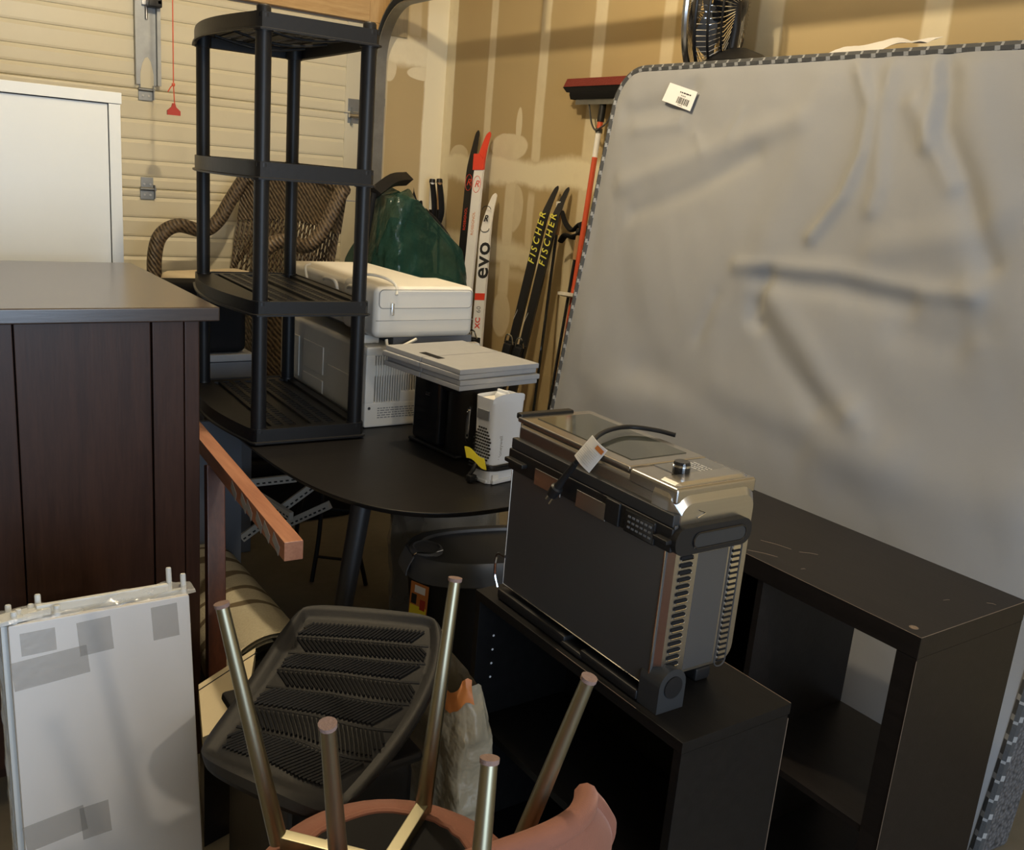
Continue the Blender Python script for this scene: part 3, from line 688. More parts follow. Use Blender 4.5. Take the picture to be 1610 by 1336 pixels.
# dark mirrored base plate facing out
MB().bb((-.001, .012, .035), (.006, OL-.008, .335), .002).out('mirror_panel', K['steel_dark'], to)
MB().tube([(-.001, .012, .036), (-.001, OL-.008, .036), (-.001, OL-.008, .33)], .0016, 6).tube([(-.001, .013, .04), (-.001, .013, .30)], .0016, 6).out('panel_edge', K['chrome'], to)
# black handle band
bd = MB().bb((-.007, -.004, .300), (.014, OL+.004, .345), .004, 2).out('handle_band', K['black_plastic'], to)
MB().bb((-.004, .0, .345), (.012, OL, .368), .003).out('band_bezel', K['charcoal'], to)
for y0, y1 in ((.17, .26), (.31, .40)): MB().bb((-.0085, y0, .296), (-.006, y1, .330), .001).out('silver_inset', K['steel_brush'], bd)
MB().bb((-.012, .13, .300), (-.004, .17, .345), .003).out('band_step', K['black_plastic'], bd)
MB().bb((-.02, .43, .318), (-.004, OL, .328), .003).out('band_ledge', K['black_plastic'], bd)
mb = MB()
for j in range(3):
    for i in range(6): mb.box((-.0122, .045+i*.011, .312+j*.010), (.0016, .0065, .0035))
bp = MB().bb((-.0118, .035, .300), (-.004, .115, .342), .003).out('button_plate', K['black_gloss'], bd)
mb.out('button_row', K['mid_grey'], bp)
MB().bb((-.0015, -.004, .342), (.007, OL, .350), .002).out('lower_lip', K['steel_dark'], to)
MB().bb((-.003, -.006, .318), (-.020, .03, .326), .002).out('latch', K['black_plastic'], bd)
# end handle: black loop with a recess
eh = MB().add(*(lambda pts: ([(x, -.016, z) for x, z in pts]+[(x, .004, z) for x, z in pts], [tuple(range(len(pts))), tuple(range(len(pts), 2*len(pts)))[::-1]]+[(i, (i+1) % len(pts), len(pts)+(i+1) % len(pts), len(pts)+i) for i in range(len(pts))]))([(p[0]+.085, p[1]+.3225) for p in rrect(.185, .05, .022, 6)])).out('end_handle', K['black_plastic'], to, ang=30)
MB().add(*(lambda pts: ([(x, -.0175, z) for x, z in pts]+[(x, -.012, z) for x, z in pts], [tuple(range(len(pts))), tuple(range(len(pts), 2*len(pts)))[::-1]]+[(i, (i+1) % len(pts), len(pts)+(i+1) % len(pts), len(pts)+i) for i in range(len(pts))]))([(p[0]+.098, p[1]+.3215) for p in rrect(.128, .028, .0135, 6)])).out('handle_recess', K['charcoal'], eh)
MB().tube([(p[0]+.098, -.0175, p[1]+.3215) for p in rrect(.128, .028, .0135, 6)], .0018, 6, closed=True).out('recess_rim', K['black_gloss'], eh)
# vent slots
def slot(w, h):
    pts = rrect(w, h, h*.48, 4); kk = len(pts)
    return MB().add([(x, -.0018, z) for x, z in pts]+[(x, .001, z) for x, z in pts], [tuple(range(kk))]+[(i, (i+1) % kk, kk+(i+1) % kk, kk+i) for i in range(kk)])
sd = slot(.030, .0068); s1 = sd.out('vent_slot', K['black_matte'], to)
rim_mb = MB().tube([(p[0], -.0022, p[1]) for p in rrect(.031, .0075, .0036, 4)[12:] ], .0011, 5)
rim0 = rim_mb.out('slot_lip', K['chrome'], s1)
for i in range(17):
    c = s1 if i == 0 else copy_tree(s1, to)
    c.location = (.040-.002*i/16, -.0005, .285-.0137*i)
s2 = slot(.020, .0066).out('vent_louvre', K['chrome'], to)
MB().add(*(lambda m_: (m_.v, m_.f))(slot(.02, .004))).out('louvre_gap', K['black_matte'], s2).location = (0, -.0003, -.0062)
for i in range(21):
    c = s2 if i == 0 else copy_tree(s2, to); c.location = (.163+.001*i/20, -.0005, .285-.0110*i)
MB().tube([(p[0]+.1635, -.0005, p[1]+.172) for p in rrect(.028, .252, .013, 6)], .0014, 6, closed=True).out('louvre_rim', K['steel_dark'], to)
MB().bb((.068, -.0008, .06), (.143, .002, .288), .001).out('end_plate', K['steel_dark'], to)
# feet
pts = [(-.006, 0), (.058, 0), (.058, .048)] + [(.026+.032*math.cos(math.radians(a)), .05+.032*math.sin(math.radians(a))) for a in range(0, 181, 20)]
pts = [(x-.0, z) for x, z in pts]
kk = len(pts)
ft = MB().add([(x, -.022, z) for x, z in pts]+[(x, .03, z) for x, z in pts], [tuple(range(kk)), tuple(range(kk, 2*kk))[::-1]]+[(i, (i+1) % kk, kk+(i+1) % kk, kk+i) for i in range(kk)]).out('hinge_foot', K['charcoal'], to)
MB().cyl((.027, -.0245, .047), (.027, -.02, .047), .021, n=28).out('foot_disc', K['black_plastic'], ft)
MB().bb((-.010, .03, 0), (.03, .20, .022), .006).bb((-.012, .19, 0), (.03, .26, .014), .006).bb((-.010, .25, 0), (.03, OL, .024), .006).out('base_rail', K['black_plastic'], to)
MB().bb((.14, .03, 0), (.18, OL, .028), .006).out('base_rail', K['black_plastic'], to)
MB().tube(bez([(-.002, OL-.01, .10), (-.004, OL+.018, .095), (-.004, OL+.022, .05), (-.002, OL+.01, .02)], 16), .003, 6).out('wire_stop', K['chrome'], to)
# top: glass door, frame, control panel, knob
MB().bb((.006, .135, OH-.014), (OW-.006, OL, OH-.002), .004).out('top_frame', K['steel_brush'], to)
MB().bb((.036, .165, OH-.004), (OW-.03, OL-.03, OH-.0005), .001).out('glass', K['glass_dark'], to)
MB().bb((.004, .008, OH-.034), (OW-.004, .133, OH-.004), .006, 3).out('control_housing', K['steel_brush'], to)
cp = MB().bb((.06, .022, OH-.006), (OW-.016, .130, OH-.0025), .001).out('control_panel', K['mid_grey'], to)
for i in range(4): dashes(frame((.145, .050+i*.019, OH-.0022), (0, -1, 0), (1, 0, 0)), .015, 4, .009, .0022, K['paper'], cp, 20+i, 'button_print')
kb = MB().lathe([(.016, 0), (.0155, .018), (.0135, .022)], 28, M.Translation((.075, .075, OH-.003))).out('knob', K['black_gloss'], to)
MB().lathe([(.0165, .013), (.0165, .017)], 28, M.Translation((.075, .075, OH-.003))).out('knob_ring', K['chrome'], kb)
MB().bb((.01, OL-.008, OH-.01), (.15, OL+.012, OH+.004), .004).out('door_handle', K['black_plastic'], to)
MB().tube([(.052, -.0012, .371), (.070, -.0012, .364), (.052, -.0012, .357)], .0013, 5).out('emblem', K['chrome'], to)
# cord, tag and plug (room coordinates put into the oven frame)
inv = (M.Translation((1.108, 1.065, BZ+.0005)) @ M.Rotation(math.radians(-.5), 4, 'Z')).inverted()
zt = BZ+OH+.006
cp_ = [PX(1062, 684, z=zt), PX(1030, 676, z=zt+.004), PX(985, 671, z=zt+.006), PX(948, 680, z=zt+.008), PX(922, 705, x=1.096), PX(900, 736, x=1.088), PX(884, 757, x=1.084)]
MB().tube([inv @ p for p in bez(cp_, 42)], .0048, 10).out('power_cord', K['black_plastic'], to)
pa, pb = inv @ PX(886, 752, x=1.083), inv @ PX(868, 778, x=1.080)
pg = MB().tube([pa, pa.lerp(pb, .5), pa.lerp(pb, .55), pb], [.0065, .0085, .0125, .011], 12).tube([inv @ PX(905, 728, x=1.086), pa], [.006, .007], 10).out('plug', K['black_plastic'], to)
d_ = (pb-pa).normalized(); sd_ = d_.cross(V((1, 0, 0))).normalized()
for s_ in (-.0065, .0065): MB().tube([pb+sd_*s_, pb+sd_*s_+d_*.019], .0025, 6).out('prong', K['chrome'], pg)
corners = [PX(931, 684, x=1.080), PX(955, 708, x=1.076), PX(926, 743, x=1.070), PX(903, 716, x=1.074)]
cs = [inv @ p for p in corners]
tgm = MB().slab(lambda u, v, h: (cs[0].lerp(cs[1], u)).lerp(cs[3].lerp(cs[2], u), v)+V((h-.003*math.sin(math.pi*u), 0, 0)), 6, 4, .0006).out('warning_tag', K['paper'], to)
ex = (cs[1]-cs[0]).normalized(); ey = (cs[0]-cs[3]).normalized()
at = lambda u, v: (cs[0].lerp(cs[1], u)).lerp(cs[3].lerp(cs[2], u), v)+V((-.0042, 0, 0))
MB().add([at(.55, .06), at(.98, .06), at(.98, .22), at(.55, .22)], [(0, 1, 2, 3)]).out('orange_block', K['orange_print'], tgm)
mb = MB()
for i in range(8): mb.tube([at(.12, .32+i*.075), at(.85, .32+i*.075)], .00035, 4)
mb.out('print_lines', K['ink_grey'], tgm)

# ------------------------------------------------------------------ grey mattress leaning on the wall
O_ = V((2.178, 2.935, .012)); mu = V((0, -1, 0)); mv = V((.272, 0, 1.99)).normalized(); mn = mu.cross(mv)
tmx = thing('mattress', 'large mattress with grey cloth underside and dark woven edge leaning against the wall', 'mattress', mw=M(((mu.x, mv.x, mn.x, O_.x), (mu.y, mv.y, mn.y, O_.y), (mu.z, mv.z, mn.z, O_.z), (0, 0, 0, 1))))
MW, MH, MT, MR = 1.995, 2.005, .17, .13
def m2(px, py):
    q = PXP(px, py, O_, mn)-O_; return (q.dot(mu), q.dot(mv))
creases = [  # pixel polyline, half width (m), height (m)
    ([(1352, 92), (1374, 167), (1362, 240), (1330, 310), (1280, 374)], .018, .016),
    ([(1410, 95), (1393, 186), (1387, 293), (1375, 330)], .022, .012),
    ([(1490, 86), (1497, 142), (1490, 205), (1531, 311), (1560, 420)], .026, -.016),
    ([(1475, 86), (1478, 150), (1465, 230)], .020, .013),
    ([(1443, 167), (1480, 240), (1506, 292)], .022, .012),
    ([(1540, 90), (1545, 200), (1580, 330)], .05, .014),
    ([(1167, 418), (1250, 424), (1320, 428), (1400, 448), (1468, 462), (1540, 468)], .022, .013),
    ([(1200, 440), (1320, 455), (1430, 478)], .03, -.013),
    ([(1380, 395), (1480, 380), (1550, 370)], .04, .010),
    ([(1215, 430), (1186, 500), (1195, 510)], .022, -.013),
    ([(1217, 462), (1262, 530), (1300, 590), (1343, 650)], .035, .014),
    ([(1190, 480), (1230, 560), (1290, 640)], .03, -.010),
    ([(985, 290), (1090, 250), (1180, 215), (1260, 190)], .035, .013),
    ([(1000, 335), (1100, 295), (1190, 243)], .03, -.011),
    ([(990, 180), (1060, 165), (1090, 140)], .03, -.012),
    ([(1005, 205), (1070, 195)], .02, .008),
    ([(965, 620), (1120, 628), (1290, 690), (1400, 720)], .07, .016),
    ([(1010, 580), (1150, 650), (1260, 700)], .05, -.012),
    ([(1102, 530), (1130, 465)], .02, -.006),
    ([(1348, 650), (1365, 675)], .03, .008),
    ([(1300, 120), (1260, 260), (1200, 400)], .06, .010),
    ([(1420, 520), (1500, 545), (1540, 520)], .045, -.010),
    ([(1530, 450), (1540, 540)], .03, .008),
    ([(1330, 720), (1450, 760), (1580, 790)], .07, .012),
    ([(1095, 210), (1110, 240)], .012, .004), ([(1150, 215), (1170, 175)], .012, .004)]
nu, nv = 180, 170
gu = np.zeros((nv+1, nu+1)); gv = np.zeros((nv+1, nu+1))
for j in range(nv+1):
    v_ = MH*j/nv; rr_ = MR if v_ > MH/2 else .03; dv = max(0, rr_-v_, v_-(MH-rr_)); ins = rr_-math.sqrt(max(0, rr_*rr_-dv*dv))
    gu[j] = np.linspace(ins, MW-ins, nu+1); gv[j] = v_
hh = np.zeros_like(gu)
for poly, hw, amp in creases:
    P_ = [m2(*q) for q in poly]; best = np.full(gu.shape, 9.0)
    for (a, b), (c, d) in zip(P_[:-1], P_[1:]):
        L2 = (c-a)**2+(d-b)**2; t_ = np.clip(((gu-a)*(c-a)+(gv-b)*(d-b))/L2, 0, 1)
        best = np.minimum(best, np.hypot(gu-a-t_*(c-a), gv-b-t_*(d-b)))
    hh += amp*np.exp(-(best/(hw*1.25))**2)
for j in range(nv+1):
    for i in range(nu+1):
        hh[j, i] += .014*noise.noise(V((gu[j, i]*2.2+gv[j, i]*.8, gv[j, i]*2.6, 2)))+.003*noise.noise(V((gu[j, i]*9+gv[j, i]*4, gv[j, i]*6, 7)))
edge = np.minimum(np.minimum(gu-gu[:, :1], gu[:, -1:]-gu), np.minimum(gv, MH-gv)); hh = hh*np.clip(edge/.05, 0, 1)+.014*np.clip(edge/.12, 0, 1)**.6
mb = MB(); I = lambda i, j: j*(nu+1)+i
mb.add([(gu[j, i], gv[j, i], hh[j, i]) for j in range(nv+1) for i in range(nu+1)], [(I(i, j), I(i+1, j), I(i+1, j+1), I(i, j+1)) for j in range(nv) for i in range(nu)])
mb.out('under_cloth', K['mattress_cloth'], tmx, ang=180)
outl = [(p[0]+MW/2, p[1]+MH/2) for p in rrect(MW, MH, MR, 12) if p[1] > 0]+[(p[0]+MW/2, p[1]+MH/2) for p in rrect(MW, MH, .03, 6) if p[1] < 0]
mb = MB(); k = len(outl)
mb.add([(x, y, -.004) for x, y in outl]+[(x, y, -MT) for x, y in outl], [tuple(range(k, 2*k))[::-1]]+[(i, (i+1) % k, k+(i+1) % k, k+i) for i in range(k)])
mb.out('side_border', K['knit'], tmx)
# woven edge tape : fine segments, chevron in two yarns
dense = []
per = outl+[outl[0]]
for (a, b), (c, d) in zip(per[:-1], per[1:]):
    L = math.hypot(c-a, d-b); n = max(1, int(L/.0075))
    dense += [(a+(c-a)*i/n, b+(d-b)*i/n) for i in range(n)]
for zz in (-.004,):
    mb = MB().tube([(x, y, zz) for x, y in dense], .0145, 8, closed=True)
    mi = []
    for i in range(len(dense)):
        for j in range(8):
            ph = (i+abs(j-4)) % 7; mi.append(1 if ph in (0, 1) and (j % 4 or ph == 0) else 0)
    mb.m = mi; mb.out('edge_tape', [K['tape_dark'], K['tape_light']], tmx)
# barcode sticker
cn = [m2(*q) for q in ((1060, 132), (1103, 147), (1091, 177), (1047, 160))]
st_ = MB().add([(x, y, .020) for x, y in cn]+[(x, y, .0185) for x, y in cn], [(0, 1, 2, 3), (0, 4, 5, 1), (1, 5, 6, 2), (2, 6, 7, 3), (3, 7, 4, 0)]).out('sticker', K['paper'], tmx)
bx_, by_ = V((*cn[0], 0)), V((*cn[1], 0)); c4 = V((*cn[3], 0)); c3 = V((*cn[2], 0))
q_ = lambda u, v: bx_.lerp(by_, u).lerp(c4.lerp(c3, u), v)+V((0, 0, .0204))
random.seed(3); mb = MB(); u_ = .46
while u_ < .84:
    w2 = random.choice((.012, .02, .03)); mb.add([q_(u_, .52), q_(u_+w2, .52), q_(u_+w2, .85), q_(u_, .85)], [(0, 1, 2, 3)]); u_ += w2+random.choice((.012, .02))
mb.out('barcode', K['ink'], st_)
ex = (by_-bx_).normalized(); ey = (bx_-c4).normalized()
dashes(frame(q_(.66, .27)+V((0, 0, .0002)), ex, ey), .060, 1, .01, .0042, K['ink'], st_, 31)
dashes(frame(q_(.62, .42)+V((0, 0, .0002)), ex, ey), .024, 1, .01, .0035, K['ink_grey'], st_, 32)
dashes(frame(q_(.62, .91)+V((0, 0, .0002)), ex, ey), .024, 1, .01, .002, K['ink_grey'], st_, 33)
mtopz = (O_+mv*MH).z
# crumpled paper lying on the mattress top
pc = O_+mv*MH+mu*1.04-mn*.075
def crump(u, v, h):
    x = -.13+.30*u; y = -.07+.14*v
    return (y, -x, .0165+h+.055*v+.012*abs(noise.noise(V((u*3, v*2, 5))))+.02*u*u*(1-v)+.006*math.sin(9*u+4*v))
tp = thing('paper_sheet', 'crumpled white sheet of paper lying on the top edge of the mattress', 'paper', (pc.x+.02, pc.y, pc.z))
MB().slab(crump, 18, 8, .0006).out('sheet', K['paper'], tp)

# ------------------------------------------------------------------ fan on the mattress top
tf = thing('table_fan', 'black round cage fan with silver rim standing on the mattress top', 'fan', (2.58, 2.60, mtopz+.006), 0)
fc = V((.03, .055, .225)); fdir = V((-.52, .85, .06)).normalized()    # blows away along the wall
FT = frame(fc, fdir.cross(V((0, 0, 1))), fdir.cross(V((0, 0, 1))).cross(fdir))  # local z = -+fdir
FT = frame(fc, V((0, 0, 1)).cross(fdir), V((0, 0, 1))-fdir*fdir.z)
RF = .235
MB().lathe([(.085, 0), (.12, .004), (.125, .014), (.09, .03), (.03, .045)], 28, M.Translation((.02, -.10, 0)) @ M.Diagonal((.75, 1.15, 1.5, 1))).out('base', K['black_plastic'], tf)
MB().tube([(.03, -.05, .03), (.03, -.06, .13), (.03, -.04, .22)], [.022, .02, .03], 14).out('neck', K['black_plastic'], tf)
MB().lathe([(.02, -.12), (.055, -.10), (.06, -.05), (.055, -.01), (.03, 0)], 24, FT).out('motor', K['black_gloss'], tf)
def ring(rad, z, r, n=48): return [FT @ V((rad*math.cos(2*math.pi*i/n), rad*math.sin(2*math.pi*i/n), z)) for i in range(n)]
MB().tube(ring(RF, .035, 0), .012, 8, closed=True).out('front_rim', K['steel'], tf)
MB().tube(ring(RF, .0, 0), .007, 8, closed=True).tube(ring(RF*.98, -.045, 0), .005, 8, closed=True).tube(ring(RF*.86, -.085, 0), .004, 6, closed=True).out('rear_rim', K['black_plastic'], tf)
mb = MB()
for i in range(72):
    a = 2*math.pi*i/72; c, s = math.cos(a), math.sin(a)
    mb.tube([FT @ V((r_*c, r_*s, z_)) for r_, z_ in ((.05, -.105), (RF*.8, -.09), (RF*.97, -.05), (RF, .0))], .0016, 4)
mb.out('rear_cage', K['chrome'], tf)
mb = MB()
for i in range(60):
    a = 2*math.pi*i/60; a2 = a+.5
    mb.tube([FT @ V((r_*math.cos(a+k_), r_*math.sin(a+k_), z_)) for r_, z_, k_ in ((.05, .065, .5), (RF*.6, .065, .2), (RF*.95, .05, 0), (RF, .035, 0))], .0016, 4)
mb.out('front_cage', K['black_plastic'], tf)
MB().lathe([(.055, .06), (.055, .07), (.04, .076)], 24, FT).out('badge', K['steel'], tf)
for kb_ in range(5):
    a0 = 2*math.pi*kb_/5
    MB().grid(lambda u, v: FT @ V(((.03+.15*u)*math.cos(a0+(v-.5)*1.0*(.6+.4*u)), (.03+.15*u)*math.sin(a0+(v-.5)*1.0*(.6+.4*u)), .0+.05*(v-.5))), 8, 8).out('blade', K['dark_grey'], tf)

# ------------------------------------------------------------------ push broom upside down against the wall
bh = PX(948, 165, x=2.74); b2 = PX(900, 440, x=2.74)
_q = PX(915, 375, x=2.69); _h = PX(948, 165, x=2.74); foot = _h+(_q-_h)*((.012-_h.z)/(_q.z-_h.z)); head = V((bh.x-.0, bh.y, bh.z-.005))
axis = (head-foot).normalized()
tbm = thing('push_broom', 'push broom with orange handle and red bristles leaning upside down against the wall', 'broom', tuple(foot))
hl = (head-foot).length
loc = lambda s_: axis*s_
MB().tube([loc(0), loc(hl*.50)], .012, 14).out('handle', K['orange_red'], tbm)
MB().tube([loc(hl*.50), loc(hl*.885)], .0125, 14).out('handle', K['orange_red'], tbm)
MB().tube([loc(hl*.885), loc(hl*.94)], .0128, 14).out('price_label', K['paper'], tbm)
MB().tube([loc(hl*.94), loc(hl*.975)], .0125, 14).out('handle', K['orange_red'], tbm)
MB().tube([loc(hl*.965), loc(hl*1.01)], [.016, .015], 14).out('socket', K['black_plastic'], tbm)
hv = V((0, 1, .0)); 
hb = loc(hl*1.015)
R3 = M(((0, axis.x*0+1, 0, 0), (1, 0, 0, 0), (0, 0, 1, 0), (0, 0, 0, 1)))
pts = [(-.028, 0), (.028, 0), (.036, .014), (.036, .03), (-.036, .03), (-.036, .018)]
def ybar(pts, y0, y1, taper=0):
    k = len(pts); vs = [(hb.x+p, hb.y+y0+taper*q, hb.z+q) for p, q in pts]+[(hb.x+p, hb.y+y1-taper*q, hb.z+q) for p, q in pts]
    return MB().add(vs, [tuple(range(k)), tuple(range(k, 2*k))[::-1]]+[(i, (i+1) % k, k+(i+1) % k, k+i) for i in range(k)])
YA, YB = -.36, .205
ybar(pts, YA, YB).out('head_block', K['black_matte'], tbm)
ybar([(-.036, .03), (.030, .03), (.040, .052), (-.046, .052)], YA-.0, YB+.0, -.8).out('bristles', K['black_rubber'], tbm)
ybar([(-.050, .052), (.04, .052), (.036, .086), (-.046, .086)], YA-.06, YB+.06, .55).out('bristles', mat('red_bristle', (.20, .028, .018), .8, bs=160, bst=.8), tbm)
ybar([(-.02, -.022), (-.016, -.022), (-.016, 0), (-.02, 0)], YA+.02, YB-.03).out('scraper', K['galv'], tbm)
for s_ in (-1, 1):
    MB().tube(bez([hb+V((-.01, s_*.095, 0)), hb+V((-.012, s_*.06, -.09)), loc(hl*.95)+V((-.016, s_*.02, .0)), loc(hl*.945)+V((-.016, 0, 0))], 14), .004, 8).out('brace', K['steel_dark'], tbm)
MB().tube([loc(hl*.94), loc(hl*.95)], .016, 14).out('brace_clamp', K['steel_dark'], tbm)

# ------------------------------------------------------------------ skis on the wall
def ski(label, tip_px, low_px, foot_x, tip_x, w, segs, group=None, fwd=.10, extra=None, tiplen=.24):
    tip = PX(*tip_px, x=tip_x)
    n0 = V((1, 0, -(tip_x-foot_x)/tip.z)).normalized()
    low = PXP(*low_px, tip, n0)
    foot = low + (low-tip)*((0.004-low.z)/((low-tip).z))
    up = (tip-foot).normalized(); L = (tip-foot).length
    nrm = V((-1, -.45, 0)); nrm = (nrm-up*nrm.dot(up)).normalized(); wd = up.cross(nrm)*-1   # wd: to the right seen from the room
    wd = nrm.cross(up)*-1 if False else up.cross(nrm)
    if wd.dot(cR) < 0: wd = -wd
    r = thing('ski', label, 'ski', group=group, mw=M(((wd.x, up.x, nrm.x, foot.x), (wd.y, up.y, nrm.y, foot.y), (wd.z, up.z, nrm.z, foot.z), (0, 0, 0, 1))))
    if r.matrix_world.determinant() < 0:
        r.matrix_world = M(((wd.x, up.x, wd.cross(up).x, foot.x), (wd.y, up.y, wd.cross(up).y, foot.y), (wd.z, up.z, wd.cross(up).z, foot.z), (0, 0, 0, 1)))
    th_ = .017
    N = 60
    mats = []; mb = MB()
    def prof(s_):   # width factor, lift towards the front
        d = L-s_
        wf = 1 if d > .2 else (.42+.58*(max(0, d)/.2)**.8)*(1 if d > .02 else math.sqrt(max(.05, 1-((.02-d)/.02)**2)))
        lift = fwd*max(0, 1-d/tiplen)**2
        return wf*w, lift, th_*(1 if d > .25 else max(.35, d/.25))
    ss = [L*i/N for i in range(N-8)]+[L*(N-8)/N + (L*8/N)*i/20 for i in range(21)]
    vs = []; fs = []; ms = []
    for s_ in ss:
        ww, lf, tk_ = prof(s_)
        for a, b in ((-1, 0), (1, 0), (1, 1), (-1, 1)): vs.append((a*ww/2, s_, lf+b*tk_))
    names = []
    for i in range(len(ss)-1):
        fr_ = ss[i]/L; mname = next(m_ for lim, m_ in segs if fr_ <= lim)
        if mname not in names: names.append(mname)
        for j in range(4): fs.append((i*4+j, i*4+(j+1) % 4, i*4+4+(j+1) % 4, i*4+4+j)); ms.append(names.index(mname))
    fs += [(0, 1, 2, 3), tuple(len(vs)-4+j for j in range(4))]; ms += [0, ms[-1]]
    mb.add(vs, fs); mb.m = ms; body = mb.out('ski_body', [K[n_] for n_ in names], r)
    return r, L, w, th_
def up_text(r, s, body, size, m, w_, th_, **k): return text(body, size, m, r, frame((0, s, th_+.0006), (0, 1, 0), (-1, 0, 0)), **k)
def binding(r, s, th_, m='black_plastic'):
    b = MB().bb((-.026, s-.10, th_), (.026, s+.07, th_+.018), .004).bb((-.022, s+.0, th_+.018), (.022, s+.06, th_+.045), .008).out('binding', K[m], r)
    MB().tube(bez([(-.022, s+.06, th_+.03), (-.012, s+.10, th_+.045), (.012, s+.10, th_+.045), (.022, s+.06, th_+.03)], 12), .004, 6).bb((-.012, s-.09, th_+.018), (.012, s-.05, th_+.026), .003).out('bail', K['chrome'], b)
g_ = None
r, L, w_, th_ = ski('black ski with red tip logo leaning in the corner beside its white and red twin', (748, 203), (722, 470), 2.54, 2.755, .046, ((.76, 'ski_black'), (1.01, 'ski_black')), fwd=-.03)
MB().tube([(.018*math.cos(a)*1.15, L*.845+.042*math.sin(a), th_+.001) for a in [2*math.pi*i/24 for i in range(24)]], .0014, 5, closed=True).out('logo_ring', K['ski_red'], r)
text('R', .05, K['ski_red'], r, frame((0, L*.845, th_+.0008), (1, 0, 0), (0, 1, 0)), shear=.3)
up_text(r, L*.74, 'ROSSIGNOL', .022, K['ski_red'], w_, th_)
r, L, w_, th_ = ski('white and red ski with flared red tip leaning in the corner', (761, 203), (735, 470), 2.49, 2.70, .054, ((.50, 'ski_red'), (.66, 'ski_white'), (.885, 'ski_white'), (1.01, 'ski_red')), fwd=-.06)
MB().tube([(.020*math.cos(a)*1.15, L*.845+.042*math.sin(a), th_+.001) for a in [2*math.pi*i/24 for i in range(24)]], .0014, 5, closed=True).out('logo_ring', K['ski_red'], r)
text('R', .05, K['ski_red'], r, frame((0, L*.845, th_+.0008), (1, 0, 0), (0, 1, 0)), shear=.3)
up_text(r, L*.735, 'ROSSIGNOL', .022, K['orange_print'], w_, th_)
MB().prism([(-.034, L*.885), (.03, L*.885), (.036, L*.945), (.022, L*.915), (-.0, L*.93), (-.036, L*.93)], .012, .0185).out('flared_tip', K['ski_red'], r)
MB().prism([(-.03, .5*L), (.028, .55*L), (.028, .57*L), (-.03, .52*L)], .017, .0178).prism([(-.03, .44*L), (.028, .49*L), (.028, .51*L), (-.03, .46*L)], .017, .0178).out('stripe', K['ski_white'], r)
binding(r, L*.40, th_)
r, L, w_, th_ = ski('cream white ski with large black evo lettering and red mark', (770, 300), (753, 520), 2.52, 2.70, .060, ((1.01, 'ski_white'),), fwd=-.06)
zf = lambda py: None
up_text(r, L*.765, 'evo', .125, K['ink'], w_, th_, bold=.002, spacing=1.05)
text('R', .045, K['ink'], r, frame((0, L*.905, th_+.0008), (1, 0, 0), (0, 1, 0)), shear=.3, bold=.001)
for s_, a0 in ((.935, 0), (.872, math.pi)): MB().tube([(.026*math.cos(a0+a), L*s_+.018*math.sin(a0+a), th_+.001) for a in [math.pi*i/12 for i in range(13)]], .0018, 5).out('logo_arc', K['ink'], r)
MB().bb((-.030, L*.632, .016), (.030, L*.655, .0178)).out('red_band', K['ski_red'], r)
up_text(r, L*.555, 'XC', .04, K['ski_red'], w_, th_, bold=.001); up_text(r, L*.60, '60', .036, K['ink_grey'], w_, th_)
binding(r, L*.46, th_)
gf = 'black skis with yellow lettering'
for tip_, low_, lab in (((868, 289), (806, 545), 'black ski with yellow lettering leaning on the wall, without a pole hung on its tip'), ((885, 291), (824, 545), 'black ski with yellow lettering whose tip holds a ski pole strap')):
    r, L, w_, th_ = ski(lab, tip_, low_, 2.47, 2.715, .042, ((1.01, 'ski_black'),), fwd=-.065, group=gf)
    up_text(r, L*.835, 'FISCHER', .047, K['ski_yellow'], w_, th_, bold=.0004, shear=.25, spacing=1.5)
    binding(r, L*.47, th_)
    MB().prism([(-.022, L*.58), (-.012, L*.61), (-.012, L*.615), (-.022, L*.585)], .017, .0178).out('fleck', K['ski_white'], r)

# ------------------------------------------------------------------ ski poles
def pole(label, top_px, low_px, topx, footx, grip='cork', basket=False, strap=False, col='black_gloss', group=None, gl=.14):
    tip = PX(*top_px, x=topx); n0 = V((1, 0, -(topx-footx)/tip.z)).normalized(); low = PXP(*low_px, tip, n0)
    foot = low+(low-tip)*((.004-low.z)/((low-tip).z)); ax = (tip-foot).normalized(); L = (tip-foot).length
    r = thing('ski_pole', label, 'ski pole', tuple(foot), group=group)
    MB().tube([ax*.0, ax*.03, ax*(L-gl)], [.002, .006, .0075], 10).out('shaft', K[col], r)
    MB().tube([ax*(L-gl), ax*(L-gl*.6), ax*(L-.03), ax*(L-.012), ax*L], [.011, .014, .013, .017, .012], 14).out('grip', K[grip], r)
    MB().tube([ax*(L-.022), ax*(L-.002)], [.018, .016], 14).out('grip_cap', K['black_plastic'], r)
    if strap:
        p0 = ax*(L-.02); side = V((0, -1, 0))
        MB().tube(bez([p0, p0+side*.04+V((-.01, 0, -.06)), p0+side*.06+V((-.01, 0, -.16)), p0+side*.03+V((-.01, 0, -.22)), p0+side*.005+V((0, 0, -.14))], 20), .016, 8, flat=.3).out('hand_strap', K['black_matte'], r)
    if basket: MB().lathe([(.008, 0), (.035, .004), (.036, .012), (.03, .014), (.008, .01)], 20, frame(ax*.06, ax.orthogonal(), ax.cross(ax.orthogonal()))).out('basket', K['white_plastic'], r)
    return r, ax, L
r, ax, L = pole('ski pole with cork grip and wide black strap hung behind the yellow lettered skis', (881, 322), (848, 575), 2.735, 2.55)
MB().tube([ax*(L-.035), ax*(L+.012)], [.019, .021], 14).out('grip_top', K['ski_white'], r)
